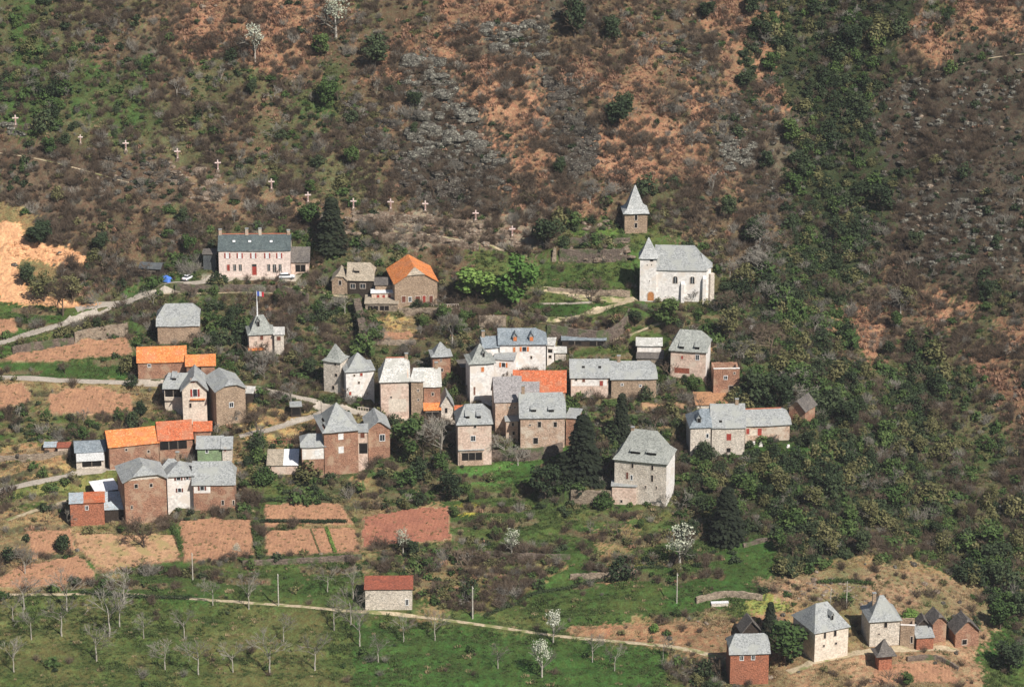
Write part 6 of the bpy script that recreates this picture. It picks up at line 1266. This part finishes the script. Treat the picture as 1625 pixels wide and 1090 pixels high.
stuff('bracken', [tuft('bracken', 40, .55, 'bracken', s_, .06) for s_ in (1, 2, 3)], {'o': 1.1, 'b': .12, 'k': .04, 'r': .05}, .7, 1.6, 16, 'dead orange brown bracken carpeting the upper slope', 'bracken')
stuff('dry_grass', [tuft('grass', 34, .4, 'drygrass', s_, .045) for s_ in (4, 5)], {'y': .7, 'k': .22, 'b': .14, 'g': .12, 'm': .05, 'o': .1, 'r': .06}, .6, 1.4, 17, 'straw coloured dry grass tufts on the terraces', 'grass')
stuff('green_grass', [tuft('grass', 34, .36, 'grass_tuft', s_, .05) for s_ in (6, 7)], {'m': 1.3, 'g': .5, 'k': .12, 'y': .1}, .6, 1.4, 18, 'rough green grass of the meadows and banks', 'grass')
bw = [branch_mesh('bare_brush', 3.4, s_, 'twig_brown', spread=.6, levels=4, r0=.05, cap=170) for s_ in (21, 22, 23)]
stuff('tall_bare_brush', bw, {'b': .08, 'k': .045, 'd': .05, 'o': .055, 'e': .02, 'g': .012, 'r': .01}, .8, 1.5, 21, 'taller leafless brush and saplings standing in the scrub', 'brush')
stuff('pale_bare_brush', [branch_mesh('bare_brush', 3.4, s_, 'twig_grey', spread=.6, levels=4, r0=.05, cap=150) for s_ in (24, 25)], {'b': .012, 'k': .012, 'd': .008, 'o': .008, 'e': .012, 'g': .006}, .8, 1.6, 22, 'pale leafless saplings scattered through the woods', 'brush')
cb = [(0, 0, 1.5, 1.5), (1.0, .3, 1.1, 1.0), (-.9, .5, 1.2, 1.0), (.2, -1.0, 1.0, 1.0), (.1, .2, 2.5, .9)]
stuff('wood_crowns', [leafcloud('crown', cb, 420, .22, m_, s_, shell=.45) for m_, s_ in (('leaf_green', 31), ('leaf_dark', 32), ('leaf_dark', 33), ('leaf_olive', 34))], {'e': .15, 'g': .035, 'k': .004, 'd': .004}, .55, 1.5, 23, 'leafy treetops of the wood merging into one green mass', 'wood')
def weeds():
    w = np.zeros(X.shape, bool)
    for nm_, q_, mt_, lb_ in PLOTW: w |= q_
    j, i = np.nonzero(w); s_ = rg.random(len(j)) < .09; return np.c_[X[j, i][s_]+rg.uniform(-.3, .3, s_.sum()), Y[j, i][s_], Z[j, i][s_]+.05]
pw = weeds(); tag(scatter('weeds', [tuft('grass', 26, .3, 'grass_tuft', 71, .05), tuft('grass', 26, .3, 'drygrass', 72, .05)], pw, np.full(len(pw), .9), 31), 'small weeds sprouting in the tilled plots', 'weeds', kind='stuff')
def stones():
    r_ = random.Random(3); out = []
    for i in range(3): m = MB(); rock_block(m, (0, 0, .1), .9, .7, .55, 0, r_); out.append(m.mesh('stone', MATS[('rock', 'rock_warm', 'rock_dark')[i]]))
    return out
stuff('loose_stones', stones(), {'r': .1, 'd': .05, 'b': .012, 'y': .02, 'o': .004, 's': .02}, .4, 1.6, 19, 'loose stones and small boulders strewn over the slopes', 'stones')

# ---------------------------------------------------------------- spring haze: one closed box of thin even air
hz = MB().box(-2600, 2600, -3300, 2100, -140, 520).build('haze', None); hz['kind'] = 'stuff'
hm = bpy.data.materials.new('haze'); hm.use_nodes = True; hn = hm.node_tree.nodes; hn.remove(hn['Principled BSDF']); pv = hn.new('ShaderNodeVolumePrincipled'); pv.inputs['Color'].default_value = (.93, .95, 1, 1); pv.inputs['Density'].default_value = .00004
hm.node_tree.links.new(pv.outputs[0], hn['Material Output'].inputs['Volume']); hz.data.materials.clear(); hz.data.materials.append(hm); SC.cycles.volume_bounces = 0
